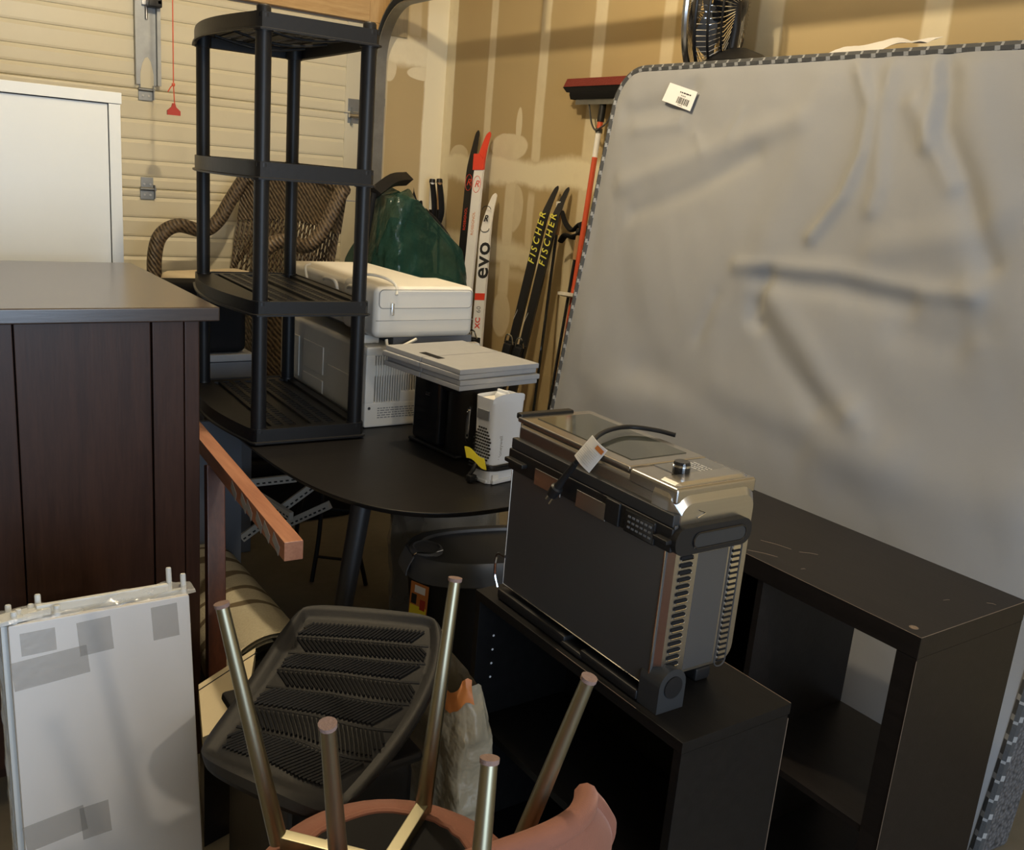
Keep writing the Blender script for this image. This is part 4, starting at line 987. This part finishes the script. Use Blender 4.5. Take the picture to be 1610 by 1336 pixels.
MB().tube([p-r.location for p in bez([PX(884, 332, x=2.73), PX(889, 350, x=2.71), PX(900, 362, x=2.70), PX(914, 352, x=2.70), PX(916, 366, x=2.70), PX(901, 373, x=2.70), PX(889, 370, x=2.71), PX(881, 380, x=2.72)], 40)], [.010+.012*math.sin(math.pi*min(1, i/40)) for i in range(36)], 8, flat=.5).out('hand_strap', K['black_matte'], r)
r, ax, L = pole('black ski pole with white basket standing beside the mattress edge', (912, 360), (872, 590), 2.70, 2.47)
bq = PX(890, 465, x=2.62); 
s_ = (V(PXP(893, 466, r.location, V((1, 0, -.12)).normalized()))-r.location).dot(ax)
MB().lathe([(.008, 0), (.05, .004), (.052, .018), (.044, .020), (.008, .012)], 24, frame(ax*s_, ax.orthogonal(), ax.cross(ax.orthogonal()))).out('basket', K['white_plastic'], r)
gpo = 'ski poles in the corner behind the green bag'
for tp_, lw_, lab in (((680, 281), (672, 420), 'ski pole with pale grip in the corner behind the green bag'), ((691, 281), (689, 420), 'ski pole with cork grip and yellow mark in the corner behind the green bag'), ((658, 297), (664, 420), 'ski pole with all black grip in the corner behind the green bag')):
    r, ax, L = pole(lab, tp_, lw_, 2.70, 2.62, 'cork' if 'cork' in lab else ('ski_white' if 'pale' in lab else 'black_plastic'), strap=True, gl=.17)

# ------------------------------------------------------------------ green film bag and black handle behind the air conditioners
tg = thing('garbage_bag', 'dark green translucent plastic bag full of bulky things behind the white air conditioner', 'bag', (2.22, 4.08, 0))
def blob(u, v):
    a = 2*math.pi*u; c, s = math.cos(a), math.sin(a)
    x = math.copysign(abs(c)**.55, c); y = math.copysign(abs(s)**.55, s)
    k_ = (1-.25*max(0, (v-.55)/.45)**2) if v < .97 else .75*(1-(v-.97)/.03)
    d = V((c, s, v*2.6)); rr = .27*k_*(1+.20*noise.noise(d*1.6)+.14*abs(noise.noise(d*3.1+V((5, 2, 1))))+.05*noise.noise(d*8))
    px_ = rr*x*1.0; z = (1.41-1.0*max(-.08, px_))*v+.05*noise.noise(V((c*2, s*2, 3)))*v
    return (px_, rr*y*.8, z)
MB().grid(blob, 72, 60).out('film', K['green_film'], tg, ang=50)
MB().box((0, 0, .55), (.34, .28, 1.06), None, .03).box((-.05, 0, 1.19), (.20, .18, .26), ry(.35), .02).out('contents', K['black_matte'], tg)
h0, h1, h2 = PX(588, 303, y=4.0), PX(615, 284, y=4.05), PX(639, 281, y=4.1)
tk2 = thing('snow_shovel', 'black plastic tool handle poking up above the green bag', 'shovel', (1.90, 4.14, 0))
T0 = V((1.90, 4.14, 0)); pts = [h0-T0, h1-T0, h2-T0]
MB().tube(bez(pts, 8), .042, 4, flat=.75).out('handle', K['black_plastic'], tk2)
MB().tube([pts[0], V((.0, .02, .5)), V((0, .02, 0.0))], .014, 10).out('shaft', K['black_plastic'], tk2)
# black hose arc
q = [PX(x_, y_, y=4.16) for x_, y_ in ((668, 330), (690, 352), (712, 385), (722, 420), (726, 470), (724, 520))]
T0 = V((q[-1].x, q[-1].y, 0))
th2 = thing('hose', 'black flexible hose curving down beside the green bag to the floor', 'hose', tuple(T0))
MB().tube(bez([p-T0 for p in q]+[V((.0, 0, .3)), V((.02, 0, .012))], 50), .011, 8).out('tube', K['black_plastic'], th2)
# black gear under the poles
tgb = thing('backpack', 'black bag slumped in the corner under the ski poles', 'bag', (2.45, 4.54, 0))
MB().grid(lambda u, v: (lambda d: ((.12+.04*noise.noise(d*2.5))*math.cos(2*math.pi*u)*(1-v**9), (.12+.04*noise.noise(d*2.5+V((3, 1, 0))))*math.sin(2*math.pi*u)*(1-v**9), (1.42+.09*noise.noise(d*4))*v))(V((math.cos(2*math.pi*u), math.sin(2*math.pi*u), v*4))), 40, 40).out('cloth', K['black_matte'], tgb, ang=60)

# ------------------------------------------------------------------ wicker armchair on dark trunks
ZS = .60
tw = thing('wicker_armchair', 'brown wicker armchair with cream seat cushion stacked on dark trunks by the garage door', 'chair')
Wc = .66; fx = V((.367, -.93, 0)).normalized()      # from far arm to near arm
fb = V((-fx.y, fx.x, 0))                             # front to back
tw.matrix_world = frame(V((1.13, 4.52, ZS)), fx, fb)
seat = MB().bb((0, 0, .02), (Wc, .50, .34), .03).out('seat_base', K['wicker'], tw)
MB().bb((.03, -.015, .342), (Wc-.03, .42, .43), .03, 3).out('cushion', K['cushion'], tw)
for x in (-.015, Wc+.015):
    MB().tube(bez([(x, .02, .0), (x, .0, .35), (x, .0, .49), (x, .035, .585), (x, .13, .628), (x, .27, .605), (x, .36, .655), (x, .43, .75), (x*.97+.01, .50, .85)], 64), .033, 12).out('arm', K['wicker'], tw)
def backf(u, v, h):
    x = -.01+(Wc+.02)*u; z = .34+(.51+.05*math.sin(math.pi*u))*v; y = .46+.09*v-.05*(abs(2*u-1)**2.5)+h
    return (x, y, z)
MB().slab(lambda u, v, h: backf(u, .62+.38*v, h), 24, 10, .03).out('back_weave', K['wicker'], tw)
MB().slab(lambda u, v, h: backf(u, .0+.12*v, h), 24, 4, .025).out('back_weave', K['wicker'], tw)
mb = MB()
for i in range(27): mb.tube([backf(i/26, v_, .012) for v_ in (.1, .35, .64)], .006, 5)
mb.out('back_spokes', K['wicker'], tw)
mb = MB()
for i in range(-6, 24): mb.tube([backf(min(1, max(0, i/20)), .12, .008), backf(min(1, max(0, i/20+.3)), .62, .008)], .0035, 4)
mb.out('back_lattice', K['wicker'], tw)
MB().tube(bez([backf(u_, 1.0, .012) for u_ in [i/12 for i in range(13)]], 36), .03, 10).out('top_rail', K['wicker'], tw)
for x in (.03, Wc-.03):
    for y in (.03, .50): MB().cyl((x, y, 0), (x, y, .06), .025).out('leg', K['wicker'], tw)
for i, (a, b, z0, z1, lab, m_) in enumerate((((1.08, 3.76), (1.80, 4.74), 0, .30, 'wide black storage trunk on the floor under the wicker armchair', 'black_matte'), ((1.11, 3.80), (1.78, 4.72), .302, .598, 'black storage trunk between the floor trunk and the wicker armchair', 'black_plastic'))):
    tt2 = thing('trunk', lab, 'trunk', (a[0], a[1], z0)); w2, d2, h2 = b[0]-a[0], b[1]-a[1], z1-z0
    MB().bb((0, 0, 0), (w2, d2, h2*.8), .02).out('body', K[m_], tt2); MB().bb((-.008, -.008, h2*.8+.001), (w2+.008, d2+.008, h2), .02).out('lid', K[m_], tt2)
    MB().bb((-.014, d2/2-.06, h2*.62), (-.001, d2/2+.06, h2*.74), .004).out('latch', K['steel_dark'], tt2)
# grey flat carton and cable behind the rack
tgc = thing('carton', 'pale grey flat carton behind the lowest tier of the black rack', 'box', (.80, 3.53, 0))
MB().bb((0, 0, 0), (.44, .2, .80), .006).out('body', K['mid_grey'], tgc); MB().bb((-.004, -.004, .802), (.444, .204, .83), .004).out('lid', K['panel_grey'], tgc)
tsc = thing('suitcase', 'black fabric suitcase standing on the pale grey carton behind the rack', 'suitcase', (.82, 3.54, .8305))
MB().bb((0, 0, .0), (.40, .17, .27), .03, 3).out('body', K['black_matte'], tsc)
MB().tube(bez([(.04, -.008, .03), (.12, -.012, .05), (.2, -.01, .13), (.28, -.008, .16)], 16), .003, 6).out('piping', K['ink_grey'], tsc)

# ------------------------------------------------------------------ wooden frame (rail and leg) beside the dresser
e0 = PX(462, 866, z=.765); f0 = PX(318, 692, z=.765)
tfw = thing('wooden_rail_frame', 'reddish wooden bed rail with sawn end lying beside the dark dresser', 'bed frame', (e0.x, e0.y, 0))
dr = V((f0.x-e0.x, f0.y-e0.y, 0)); dr = dr.normalized(); Rr = frame((0, 0, .765), V((dr.y, -dr.x, 0)), dr)
MB().box((0, .66, 0), (.042, 1.32, .044), None, .002).out('rail', K['pink_wood'], tfw, T=Rr)
for i in range(6): MB().box((-.0213, .06+i*.07+.02*math.sin(i*3), -.004), (.0008, .05, .025), rx(.4)).out('glue_smear', K['panel_grey'], tfw, T=Rr)
b0 = PX(318, 700, d=2.62)-V((e0.x, e0.y, 0)); b1 = PX(356, 1010, z=.08)-V((e0.x, e0.y, 0))
legtop = Rr @ V((-.004, .70, -.022)); legbot = V((.705-e0.x, 2.26-e0.y, .004))
dd = (legbot-legtop); T_ = frame(legtop, dd, V((1, 0, 0)))
MB().box((dd.length/2, 0, 0), (dd.length, .05, .03), None, .003).out('leg', K['red_wood'], tfw, T=T_)
p3 = V((.18, .9, .0)); l2 = Rr @ V((.0, 1.275, -.022))
MB().box((l2.z/2, 0, 0), (l2.z, .04, .04), None, .003).out('leg', K['red_wood'], tfw, T=frame((l2.x, l2.y, 0), (0, 0, 1), (0, 1, 0)))

# ------------------------------------------------------------------ rolled rug under the table
a_, b_ = PX(372, 1000, z=.13), PX(300, 800, z=.13)
a_ = V((.876, 2.30, .15)); b_ = V((.88, 3.0, .15))
trg = thing('rolled_rug', 'rolled beige rug with brown curling leaf pattern on the floor under the table', 'rug', (a_.x, a_.y, 0))
dv = b_-a_; Tr = frame((0, 0, .15), V((0, 0, 1)), dv)
def rug(u, v):
    an = 2*math.pi*2.6*u; r_ = .15-.012*(1-u)*2.6
    return (r_*math.cos(an), dv.length*v, r_*math.sin(an))
MB().grid(rug, 110, 6).out('roll', K['rug'], trg, T=Tr, ang=80)

# ------------------------------------------------------------------ cream boards in front of it
cb = [PX(*q, z=.30) for q in ((312, 1076), (402, 1018), (388, 1108), (318, 1147))]
tcb = thing('cream_drawer', 'cream drawer unit with grooved top edge between dresser and rubber mat', 'drawer unit', (cb[0].x, cb[0].y, 0))
P0 = cb[0]; qd = [(p.x-P0.x, p.y-P0.y) for p in (cb[3]+(cb[3]-cb[0])*.15, cb[2]+(cb[2]-cb[1])*.2, cb[1], cb[0])]
MB().prism(qd, .262, .30).out('top_board', K['cream_board'], tcb)
cq = V((sum(p[0] for p in qd)/4, sum(p[1] for p in qd)/4, 0))
qi = [((p[0]-cq.x)*.95+cq.x, (p[1]-cq.y)*.95+cq.y) for p in qd]
MB().prism(qi, 0, .2615).out('body', K['espresso'], tcb)
l0, l1 = V((*qd[3], .3006)), V((*qd[2], .3006)); dn = (V((*qd[0], .3006))-l0)
MB().tube([l0+dn*.12, l1+dn*.12], .0016, 5).out('groove', K['ink'], tcb)

# ------------------------------------------------------------------ wrapped white flat panels
ZP, YP = .722, 1.757
xl_, xr_ = PX(12, 985, y=YP).x, PX(298, 936, y=YP).x
lean = math.radians(9)
tpk = thing('flatpack_bundle', 'stack of white furniture panels taped and wrapped in clear film leaning by the dresser', 'panels', mw=M.Translation((xl_, YP, ZP)) @ M.Rotation(-lean, 4, 'X') )
PW = xr_-xl_; PHh = ZP/math.cos(lean)-.008
wq = -math.tan(math.radians(0))
panels = [(0, .018, 0, 0), (.022, .036, -.01, -.006), (.040, .054, -.004, .002), (.058, .07, -.014, -.004)]
for i, (y0, y1, dx, dz) in enumerate(panels):
    MB().bb((dx, y0, -PHh), (PW+dx*.3, y1, dz), .004 if i == 0 else .002).out('panel', K['white_panel'] if i == 0 else K['white_lam'], tpk)
MB().bb((.16*PW, .030, .004), (PW*.90, .044, .020), .002).out('rail_strip', K['white_lam'], tpk)
for x, y, h in ((.012, .01, .022), (.022, .03, .020), (.045, .05, .020), (.055, .022, .014), (.18*PW, .055, .035), (.26*PW, .012, .02), (PW*.92, .05, .048), (PW*.985, .024, .038), (.008, .055, .024)):
    MB().lathe([(.0055, -.01), (.0055, h-.002), (.0045, h)], 12, M.Translation((x, y, 0))).out('dowel', K['white_lam'], tpk)
MB().box((PW*.15, .03, .008), (.05, .03, .012), rz(.2), .003).box((PW*.05, .03, .006), (.08, .05, .01), rz(.3), .003).out('bracket', K['white_lam'], tpk)
def wrapf(u, v):
    x = -.012+(PW+.022)*u
    return (x, .030+.040*math.cos(math.pi*v)*-1+.004*noise.noise(V((x*20, v*6, 0))), .012*math.sin(math.pi*v)+.008*noise.noise(V((x*26, v*4, 3)))+.005)
MB().grid(wrapf, 40, 10).out('top_film', K['clear_film'], tpk)
MB().grid(lambda u, v: (-.014+.005*noise.noise(V((u*9, v*20, 1))), .075*u-.003, -.02-PHh*.95*v), 8, 40).out('side_film', K['clear_film'], tpk)
def tape(cx, cz, w, h, a): 
    return MB().slab(lambda u, v, hh: (cx+math.cos(a)*(u-.5)*w-math.sin(a)*(v-.5)*h, -.0008-hh, cz+math.sin(a)*(u-.5)*w+math.cos(a)*(v-.5)*h), 8, 6, .0006).out('packing_tape', K['tape'], tpk)
sc = PW/286
for (x0, x1, y0, y1, a) in ((30, 82, 992, 1030, .02), (115, 168, 975, 1033, .05), (18, 132, 1030, 1078, .07), (232, 276, 953, 1012, .03), (36, 130, 1300, 1345, .12), (122, 168, 1288, 1345, .05)):
    cx_, cy_ = (x0+x1)/2, (y0+y1)/2; yt = 985-(cx_-12)*.172
    tape((cx_-12-(cy_-985)*.07)*sc, -(cy_-yt)*sc*1.03, (x1-x0)*sc, (y1-y0)*sc, a+.0)

# ------------------------------------------------------------------ black crate and ribbed rubber mat
tcr = thing('storage_crate', 'black plastic storage crate under the ribbed rubber mat', 'crate', (.60, 1.47, 0))
MB().bb((0, 0, 0), (.27, .38, .40), .02).out('body', K['black_plastic'], tcr); MB().bb((-.012, -.012, .40), (.282, .392, .425), .01).out('lid', K['black_plastic'], tcr)
ctrl = [[(468, 952, .60), (582, 960, .60), (694, 972, .60)], [(392, 1070, .545), (540, 1085, .555), (677, 1100, .53)], [(300, 1197, .50), (402, 1252, .53), (520, 1302, .46)]]
cw = [[PX(x, y, z=z) for x, y, z in row] for row in ctrl]
def q2(t_): return ((1-t_)*(1-2*t_), 4*t_*(1-t_), t_*(2*t_-1))
def mats_(u, v):
    a, b = q2(u), q2(v); p = V((0, 0, 0))
    for j in range(3):
        for i in range(3): p = p + cw[j][i]*(a[i]*b[j])
    return p
def matn(u, v):
    e = .01; du = mats_(u+e, v)-mats_(u-e, v); dv_ = mats_(u, v+e)-mats_(u, v-e); n_ = du.cross(dv_).normalized(); return n_ if n_.z > 0 else -n_
def corner(u, v, r=.07):
    # squircle the parameter corners
    x, y = 2*u-1, 2*v-1; k_ = 1-.055*(abs(x)**6)*(abs(y)**6)*2
    return (.5+.5*x*k_, .5+.5*y*k_)
MO = mats_(.5, .5); MO = V((MO.x, MO.y, .43))
tmt = thing('rubber_mat', 'black ribbed rubber floor mat draped over the black crate', 'mat', tuple(MO))
def ms(u, v, h):
    u2, v2 = corner(u, v); return mats_(u2, v2)+matn(u2, v2)*h-MO
def prof_h(u, v):
    d = min(u*1.0, 1-u, v*1.35, (1-v)*1.35)
    if d < .02: return .004+.010*(d/.02)
    if d < .055: return .014
    if d < .10: return .014-.011*(d-.055)/.045
    return .003
MB().slab(lambda u, v, h: ms(u, v, prof_h(u, v) if h > 0 else -.004), 60, 60, 1).out('tray', K['black_rubber'], tmt)
vb = [.11, .21, .315, .42, .53, .65, .77, .90]
for k_ in range(7):
    va, vz = vb[k_]+.012, vb[k_+1]-.012; mb = MB(); n = 30; sl_ = (.085 if k_ % 2 else -.085)
    wave = lambda u, vv: vv + (.055*max(0, (u-.45))*math.sin(3.2*u)*(k_/3.0))
    for i in range(n):
        u0 = .115+.77*i/n; pts_ = []
        for j in range(5):
            f_ = j/4; uu = u0+sl_*f_*(1+.4*k_/6); vv = wave(uu, va+(vz-va)*f_)
            if .105 < uu < .895: pts_.append(ms(uu, min(.905, vv), .0062))
        if len(pts_) > 2: mb.tube(pts_, .0027, 4, caps=False)
    mb.out('rib_band', K['black_rubber'], tmt)
    if k_: mb = MB(); mb.tube([ms(.11+.78*i/20, min(.905, wave(.11+.78*i/20, vb[k_])), .0015) for i in range(21)], .0045, 6, flat=1); mb.out('cross_rib', K['black_rubber'], tmt)

# ------------------------------------------------------------------ pink velvet chairs with gold legs
def make_chair(label, inverted, MW_, tips=None, boff=.225):
    """upright in local coordinates: seat top .465, backrest at -y; legs splayed"""
    r = thing('velvet_chair', label, 'chair', mw=MW_)
    R0 = .205
    MB().lathe([(.143, .398), (.172, .404), (.202, .418), (.219, .438), (.216, .454), (.19, .465), (.02, .467)], 48).out('seat', K['velvet'], r, ang=60)
    MB().lathe([(.137, .3985), (.137, .3965), (.08, .3955)], 40).out('seat_lining', K['black_matte'], r)
    MB().tube([(.141*math.cos(2*math.pi*i/60)*(1+.015*math.sin(9*i)), .141*math.sin(2*math.pi*i/60)*(1+.015*math.cos(7*i)), .3985) for i in range(60)], .007, 8, closed=True).out('underside_hem', K['velvet'], r)
    def back(u, v, h):
        q = 2*u-1; top = .728-.05*abs(q)**3; z = .415+(top-.415)*v
        hw_ = .315-.085*max(0, (v-.45)/.55)**1.6
        y = -boff-.045*v+.17*abs(q)**3*(1-.35*v)-h-.012*math.sin(math.pi*v)
        return (q*hw_, y, z)
    MB().slab(back, 44, 16, .032).tube(bez([V(back(i/22, 1, .016)) for i in range(23)], 66), .019, 10).tube(bez([V(back(0, v_, .016)) for v_ in (0, .3, .6, .8, 1)], 20), .0165, 10).tube(bez([V(back(1, v_, .016)) for v_ in (0, .3, .6, .8, 1)], 20), .0165, 10).out('backrest', K['velvet'], r, ang=60)
    inv_ = r.matrix_world.inverted()
    for i, (sx, sy) in enumerate(((-1, 1), (-1, -1), (1, 1), (1, -1))):
        tip = inv_ @ tips[i] if tips else V((sx*.188, sy*.183, 0))
        bend = V((tip.x*.64, tip.y*.64, .392))
        dv_ = (tip-bend)
        lg = MB().tube([bend, bend+dv_*.5, tip-dv_.normalized()*.006], [.0145, .0125, .0100], 18).out('leg', K['gold'], r)
        MB().tube([tip-dv_.normalized()*.006, tip], [.0115, .0118], 14).out('felt_pad', K['felt'], lg)
        MB().box((0, 0, 0), (.022, .175, .022), None, .002).out('cross_bar', K['gold'], r, T=frame((bend.x*.48, bend.y*.48, .386), V((-bend.y, bend.x, 0)), V((bend.x, bend.y, 0))))
    for a in (45, 225):
        b = MB().prism([(p[0], p[1]) for p in rrect(.055, .024, .0115)], .385, .391, M.Rotation(math.radians(a+90), 4, 'Z') @ M.Translation((0, .10, 0))).out('mount_plate', K['chrome'], r)
        MB().lathe([(.008, .377), (.008, .385)], 6, M.Rotation(math.radians(a+90), 4, 'Z') @ M.Translation((0, .10, 0))).out('bolt', K['steel'], b)
    return r
zt_ = .93
tipsW = [PX(348, 948, z=zt_), PX(515, 1137, z=zt_), PX(716, 908, z=zt_), PX(927, 1064, z=zt_)]
ctr = sum(tipsW, V((0, 0, 0)))/4
yaw = math.radians(-8)
# upright chair below, backrest towards the photographer
up_M = M.Translation((ctr.x+.04, ctr.y+.045, 0)) @ M.Rotation(math.radians(-4), 4, 'Z')
make_chair('upright pink velvet chair with curved backrest under the upturned one', False, up_M)
inv_M = M.Translation((ctr.x, ctr.y, .465+.467)) @ M.Rotation(yaw, 4, 'Z') @ M.Rotation(math.pi, 4, 'Y')
make_chair('upturned pink velvet chair with four gold legs in the air stacked seat to seat', True, inv_M, [tipsW[2], tipsW[3], tipsW[0], tipsW[1]], .30)
D = PX(765, 1193, z=.93)
hd = V((cF.x, cF.y, 0)).normalized()
cen3 = V((D.x, D.y, 0))-hd*.262
a3 = math.atan2(hd.y, hd.x)-math.pi/4
c3M = M.Translation((cen3.x, cen3.y, .932)) @ M.Rotation(a3, 4, 'Z') @ M.Rotation(math.pi, 4, 'Y')
make_chair('another upturned pink velvet chair showing one gold leg before the curved backrest', True, c3M)
make_chair('upright pink velvet chair carrying the upturned one nearest the doorway', False, M.Translation((cen3.x, cen3.y, 0)) @ M.Rotation(a3-math.pi/2, 4, 'Z'))

# ------------------------------------------------------------------ waste bin
ZL = .50
bl = PX(648, 872, z=ZL)
tbn = thing('trash_bin', 'black plastic trash bin with rounded swing lid and picture label under the table', 'bin', (bl.x+.27, bl.y-.02, 0), math.radians(-14))
lid = sup(.275, .155, 2.6, 64)
mb = MB(); k = 64
vs = []
for sc_, z in ((.97, ZL-.075), (1.0, ZL-.07), (1.0, ZL-.04), (.985, ZL-.015), (.94, ZL), (.82, ZL), (.80, ZL-.008), (.74, ZL-.010)): vs += [(x*sc_, y*(sc_ if sc_ > .9 else sc_*.96), z) for x, y in lid]
mb.add(vs, [tuple(range(k))[::-1], tuple(range(7*k, 8*k))]+[(a*k+i, a*k+(i+1) % k, (a+1)*k+(i+1) % k, (a+1)*k+i) for a in range(7) for i in range(k)])
lo_ = mb.out('lid', K['dark_grey'], tbn, ang=40)
MB().lathe([(.052, 0), (.05, .008), (.042, .012), (.036, .008)], 24, M.Translation((-.215, -.01, ZL-.003)) @ M.Diagonal((.95, 1.1, 1, 1))).out('lid_button', K['mid_grey'], lo_)
MB().slab(lambda u, v, h: (-.262-.020*math.sin(math.pi*.5*v)-h, -.055+.09*u, ZL-.005-.055*v), 8, 6, .004).out('button_tongue', K['mid_grey'], lo_)
body = sup(.262, .145, 2.8, 64)
mb = MB(); vs = []
for sc_, z in ((.80, 0), (.82, .01), (.985, ZL-.08), (.985, ZL-.072)): vs += [(x*sc_, y*sc_, z) for x, y in body]
mb.add(vs, [tuple(range(k))[::-1], tuple(range(3*k, 4*k))]+[(a*k+i, a*k+(i+1) % k, (a+1)*k+(i+1) % k, (a+1)*k+i) for a in range(3) for i in range(k)])
mb.out('body', K['black_plastic'], tbn)
TL_ = frame((-.250, -.082, ZL-.135), (.55, -.83, 0), (.05, .03, 1))
lb = MB().bb((-.034, -.06, -.001), (.034, .058, .0), .0003).out('picture_label', K['orange_print'], tbn); lb.matrix_local = TL_
MB().bb((-.031, -.056, .0002), (.031, -.012, .0006)).out('label_field', K['yellow_tag'], lb)
MB().bb((-.018, .028, .0002), (.022, .050, .0006)).out('label_title', K['paper'], lb)
MB().bb((-.028, -.008, .0002), (-.008, .022, .0006)).out('label_figure', K['ink'], lb)
MB().bb((.006, -.02, .0006), (.026, .012, .001)).out('label_figure', K['red'], lb)
MB().tube(bez([(-.262, -.052, ZL-.05), (-.268, -.045, ZL-.02), (-.255, -.05, ZL+.006), (-.215, -.062, ZL+.008), (-.175, -.045, ZL+.008)], 24), .0022, 6).out('button_rim', K['chrome'], lo_)

# film wrapped bundle behind the bin
tw2 = thing('wrapped_bundle', 'grey bundle in clear crinkled film behind the trash bin', 'bundle', (1.70, 2.76, 0))
def bun(u, v):
    a = 2*math.pi*u; d = V((math.cos(a)*2, math.sin(a)*2, v*3)); rr = (.17+.03*noise.noise(d))*(1 if v < .85 else math.sqrt(max(.01, 1-((v-.85)/.15)**2)))
    return (rr*math.cos(a)*1.1, rr*math.sin(a), .60*v)
MB().grid(bun, 40, 24).out('contents', K['mid_grey'], tw2, ang=60)
MB().grid(lambda u, v: (V(bun(u, v))*1.0+V((math.cos(2*math.pi*u), math.sin(2*math.pi*u), .3))*(.010+.008*noise.noise(V((math.cos(2*math.pi*u)*7, math.sin(2*math.pi*u)*7, v*12))))), 60, 40).out('film', K['clear_film'], tw2, ang=40)

# ------------------------------------------------------------------ folding stool and white bars under the table
s0_, s1_ = PX(490, 915, z=0.0), PX(575, 920, z=0.0)
tst = thing('folding_stool', 'thin black metal folding stool standing under the oval table', 'stool', (s0_.x, s0_.y, 0))
ws = s1_-s0_; up_ = V((0, 0, .56))
for off, inn in ((V((0, 0, 0)), V((.05, .03, 0))), (ws, V((-.05, .03, 0)))):
    MB().tube(bez([off+V((0, 0, .003)), off+inn*.7+V((0, 0, .2)), off+inn+up_*.9, off+inn+up_], 16), .009, 8).out('leg', K['black_plastic'], tst)
    MB().tube(bez([off+V((.05, .30, .003)), off+V((.04, .22, .25)), off+inn+up_*.95], 12), .009, 8).out('leg', K['black_plastic'], tst)
for z_ in (.10, .30): MB().tube([V((.02, .01, z_)), ws+V((-.02, .01, z_))], .006, 8).out('stretcher', K['black_plastic'], tst)
MB().box(ws/2+V((0, .1, .575)), (.24, .24, .03), None, .01).out('seat', K['black_matte'], tst)
gb = 'white metal shelf bars under the table'
for (xa, ya), (xb_, yb), d0, d1, lab in (((432, 808), (497, 760), 3.55, 3.55, 'white slotted metal shelf bar slanting up under the table'), ((455, 822), (497, 803), 3.5, 3.45, 'short white slotted metal bar lowest of the bars under the table'), ((412, 757), (448, 753), 3.55, 3.55, 'short level white metal bar highest of the bars under the table'), ((405, 778), (440, 800), 3.6, 3.5, 'white metal bar end tilted against the slanting bar under the table')):
    A_, B_ = PX(xa, ya, d=d0), PX(xb_, yb, d=d1); dd = B_-A_
    A2 = A_-dd*.8; B2 = B_+dd*.5
    A2.z = max(A2.z, .03); 
    tbr = thing('shelf_bar', lab, 'metal bar', tuple(A2), group=gb); L_ = (B2-A2).length
    T_ = frame((0, 0, 0), B2-A2, V((0, 0, 1)))
    MB().box((L_/2, 0, 0), (L_, .030, .018), None, .002).out('bar', K['ivory_plastic'], tbr, T=T_)
    mb = MB()
    for i in range(int(L_/.022)): mb.box((.012+i*.022, -.004, .0092), (.012, .006, .0008))
    mb.out('slots', K['ink'], tbr, T=T_)
# grey boards leaning below the rack
tgd = thing('plywood_sheet', 'grey flat sheet standing upright below the bowed side of the black rack', 'board', (.845, 3.075, 0), math.radians(0))
MB().bb((0, 0, 0), (.20, .02, .70), .003).out('board', K['mid_grey'], tgd)

# ------------------------------------------------------------------ beige bag with orange print between crate and bookcase
tpb = thing('shopping_bag', 'crumpled beige plastic bag with orange print beside the low black bookcase', 'bag', (1.005, 1.60, 0))
def bag(u, v):
    a = 2*math.pi*u; n_ = 3.5; c, s = math.cos(a), math.sin(a)
    x = math.copysign(abs(c)**(2/n_), c); y = math.copysign(abs(s)**(2/n_), s); d = V((c*2, s*2, v*5))
    k_ = 1+.12*noise.noise(d)+.06*noise.noise(d*3)
    if v > .8: k_ *= 1-.25*(v-.8)/.2
    return (x*.052*k_, y*.16*k_, .52*v*(1+.06*math.sin(3*a)*max(0, v-.6)))
MB().grid(bag, 56, 40).out('film', K['bag_beige'], tpb, ang=60)
MB().grid(lambda u, v: V(bag(.40+.34*u, .91+.085*v))*1.03+V((0, 0, .012*math.sin(9*u))), 16, 6).out('printed_rim', K['orange_print'], tpb)
MB().box((-.02, .05, .47), (.04, .07, .035), rz(.3), .003).out('carton_corner', K['paper'], tpb)
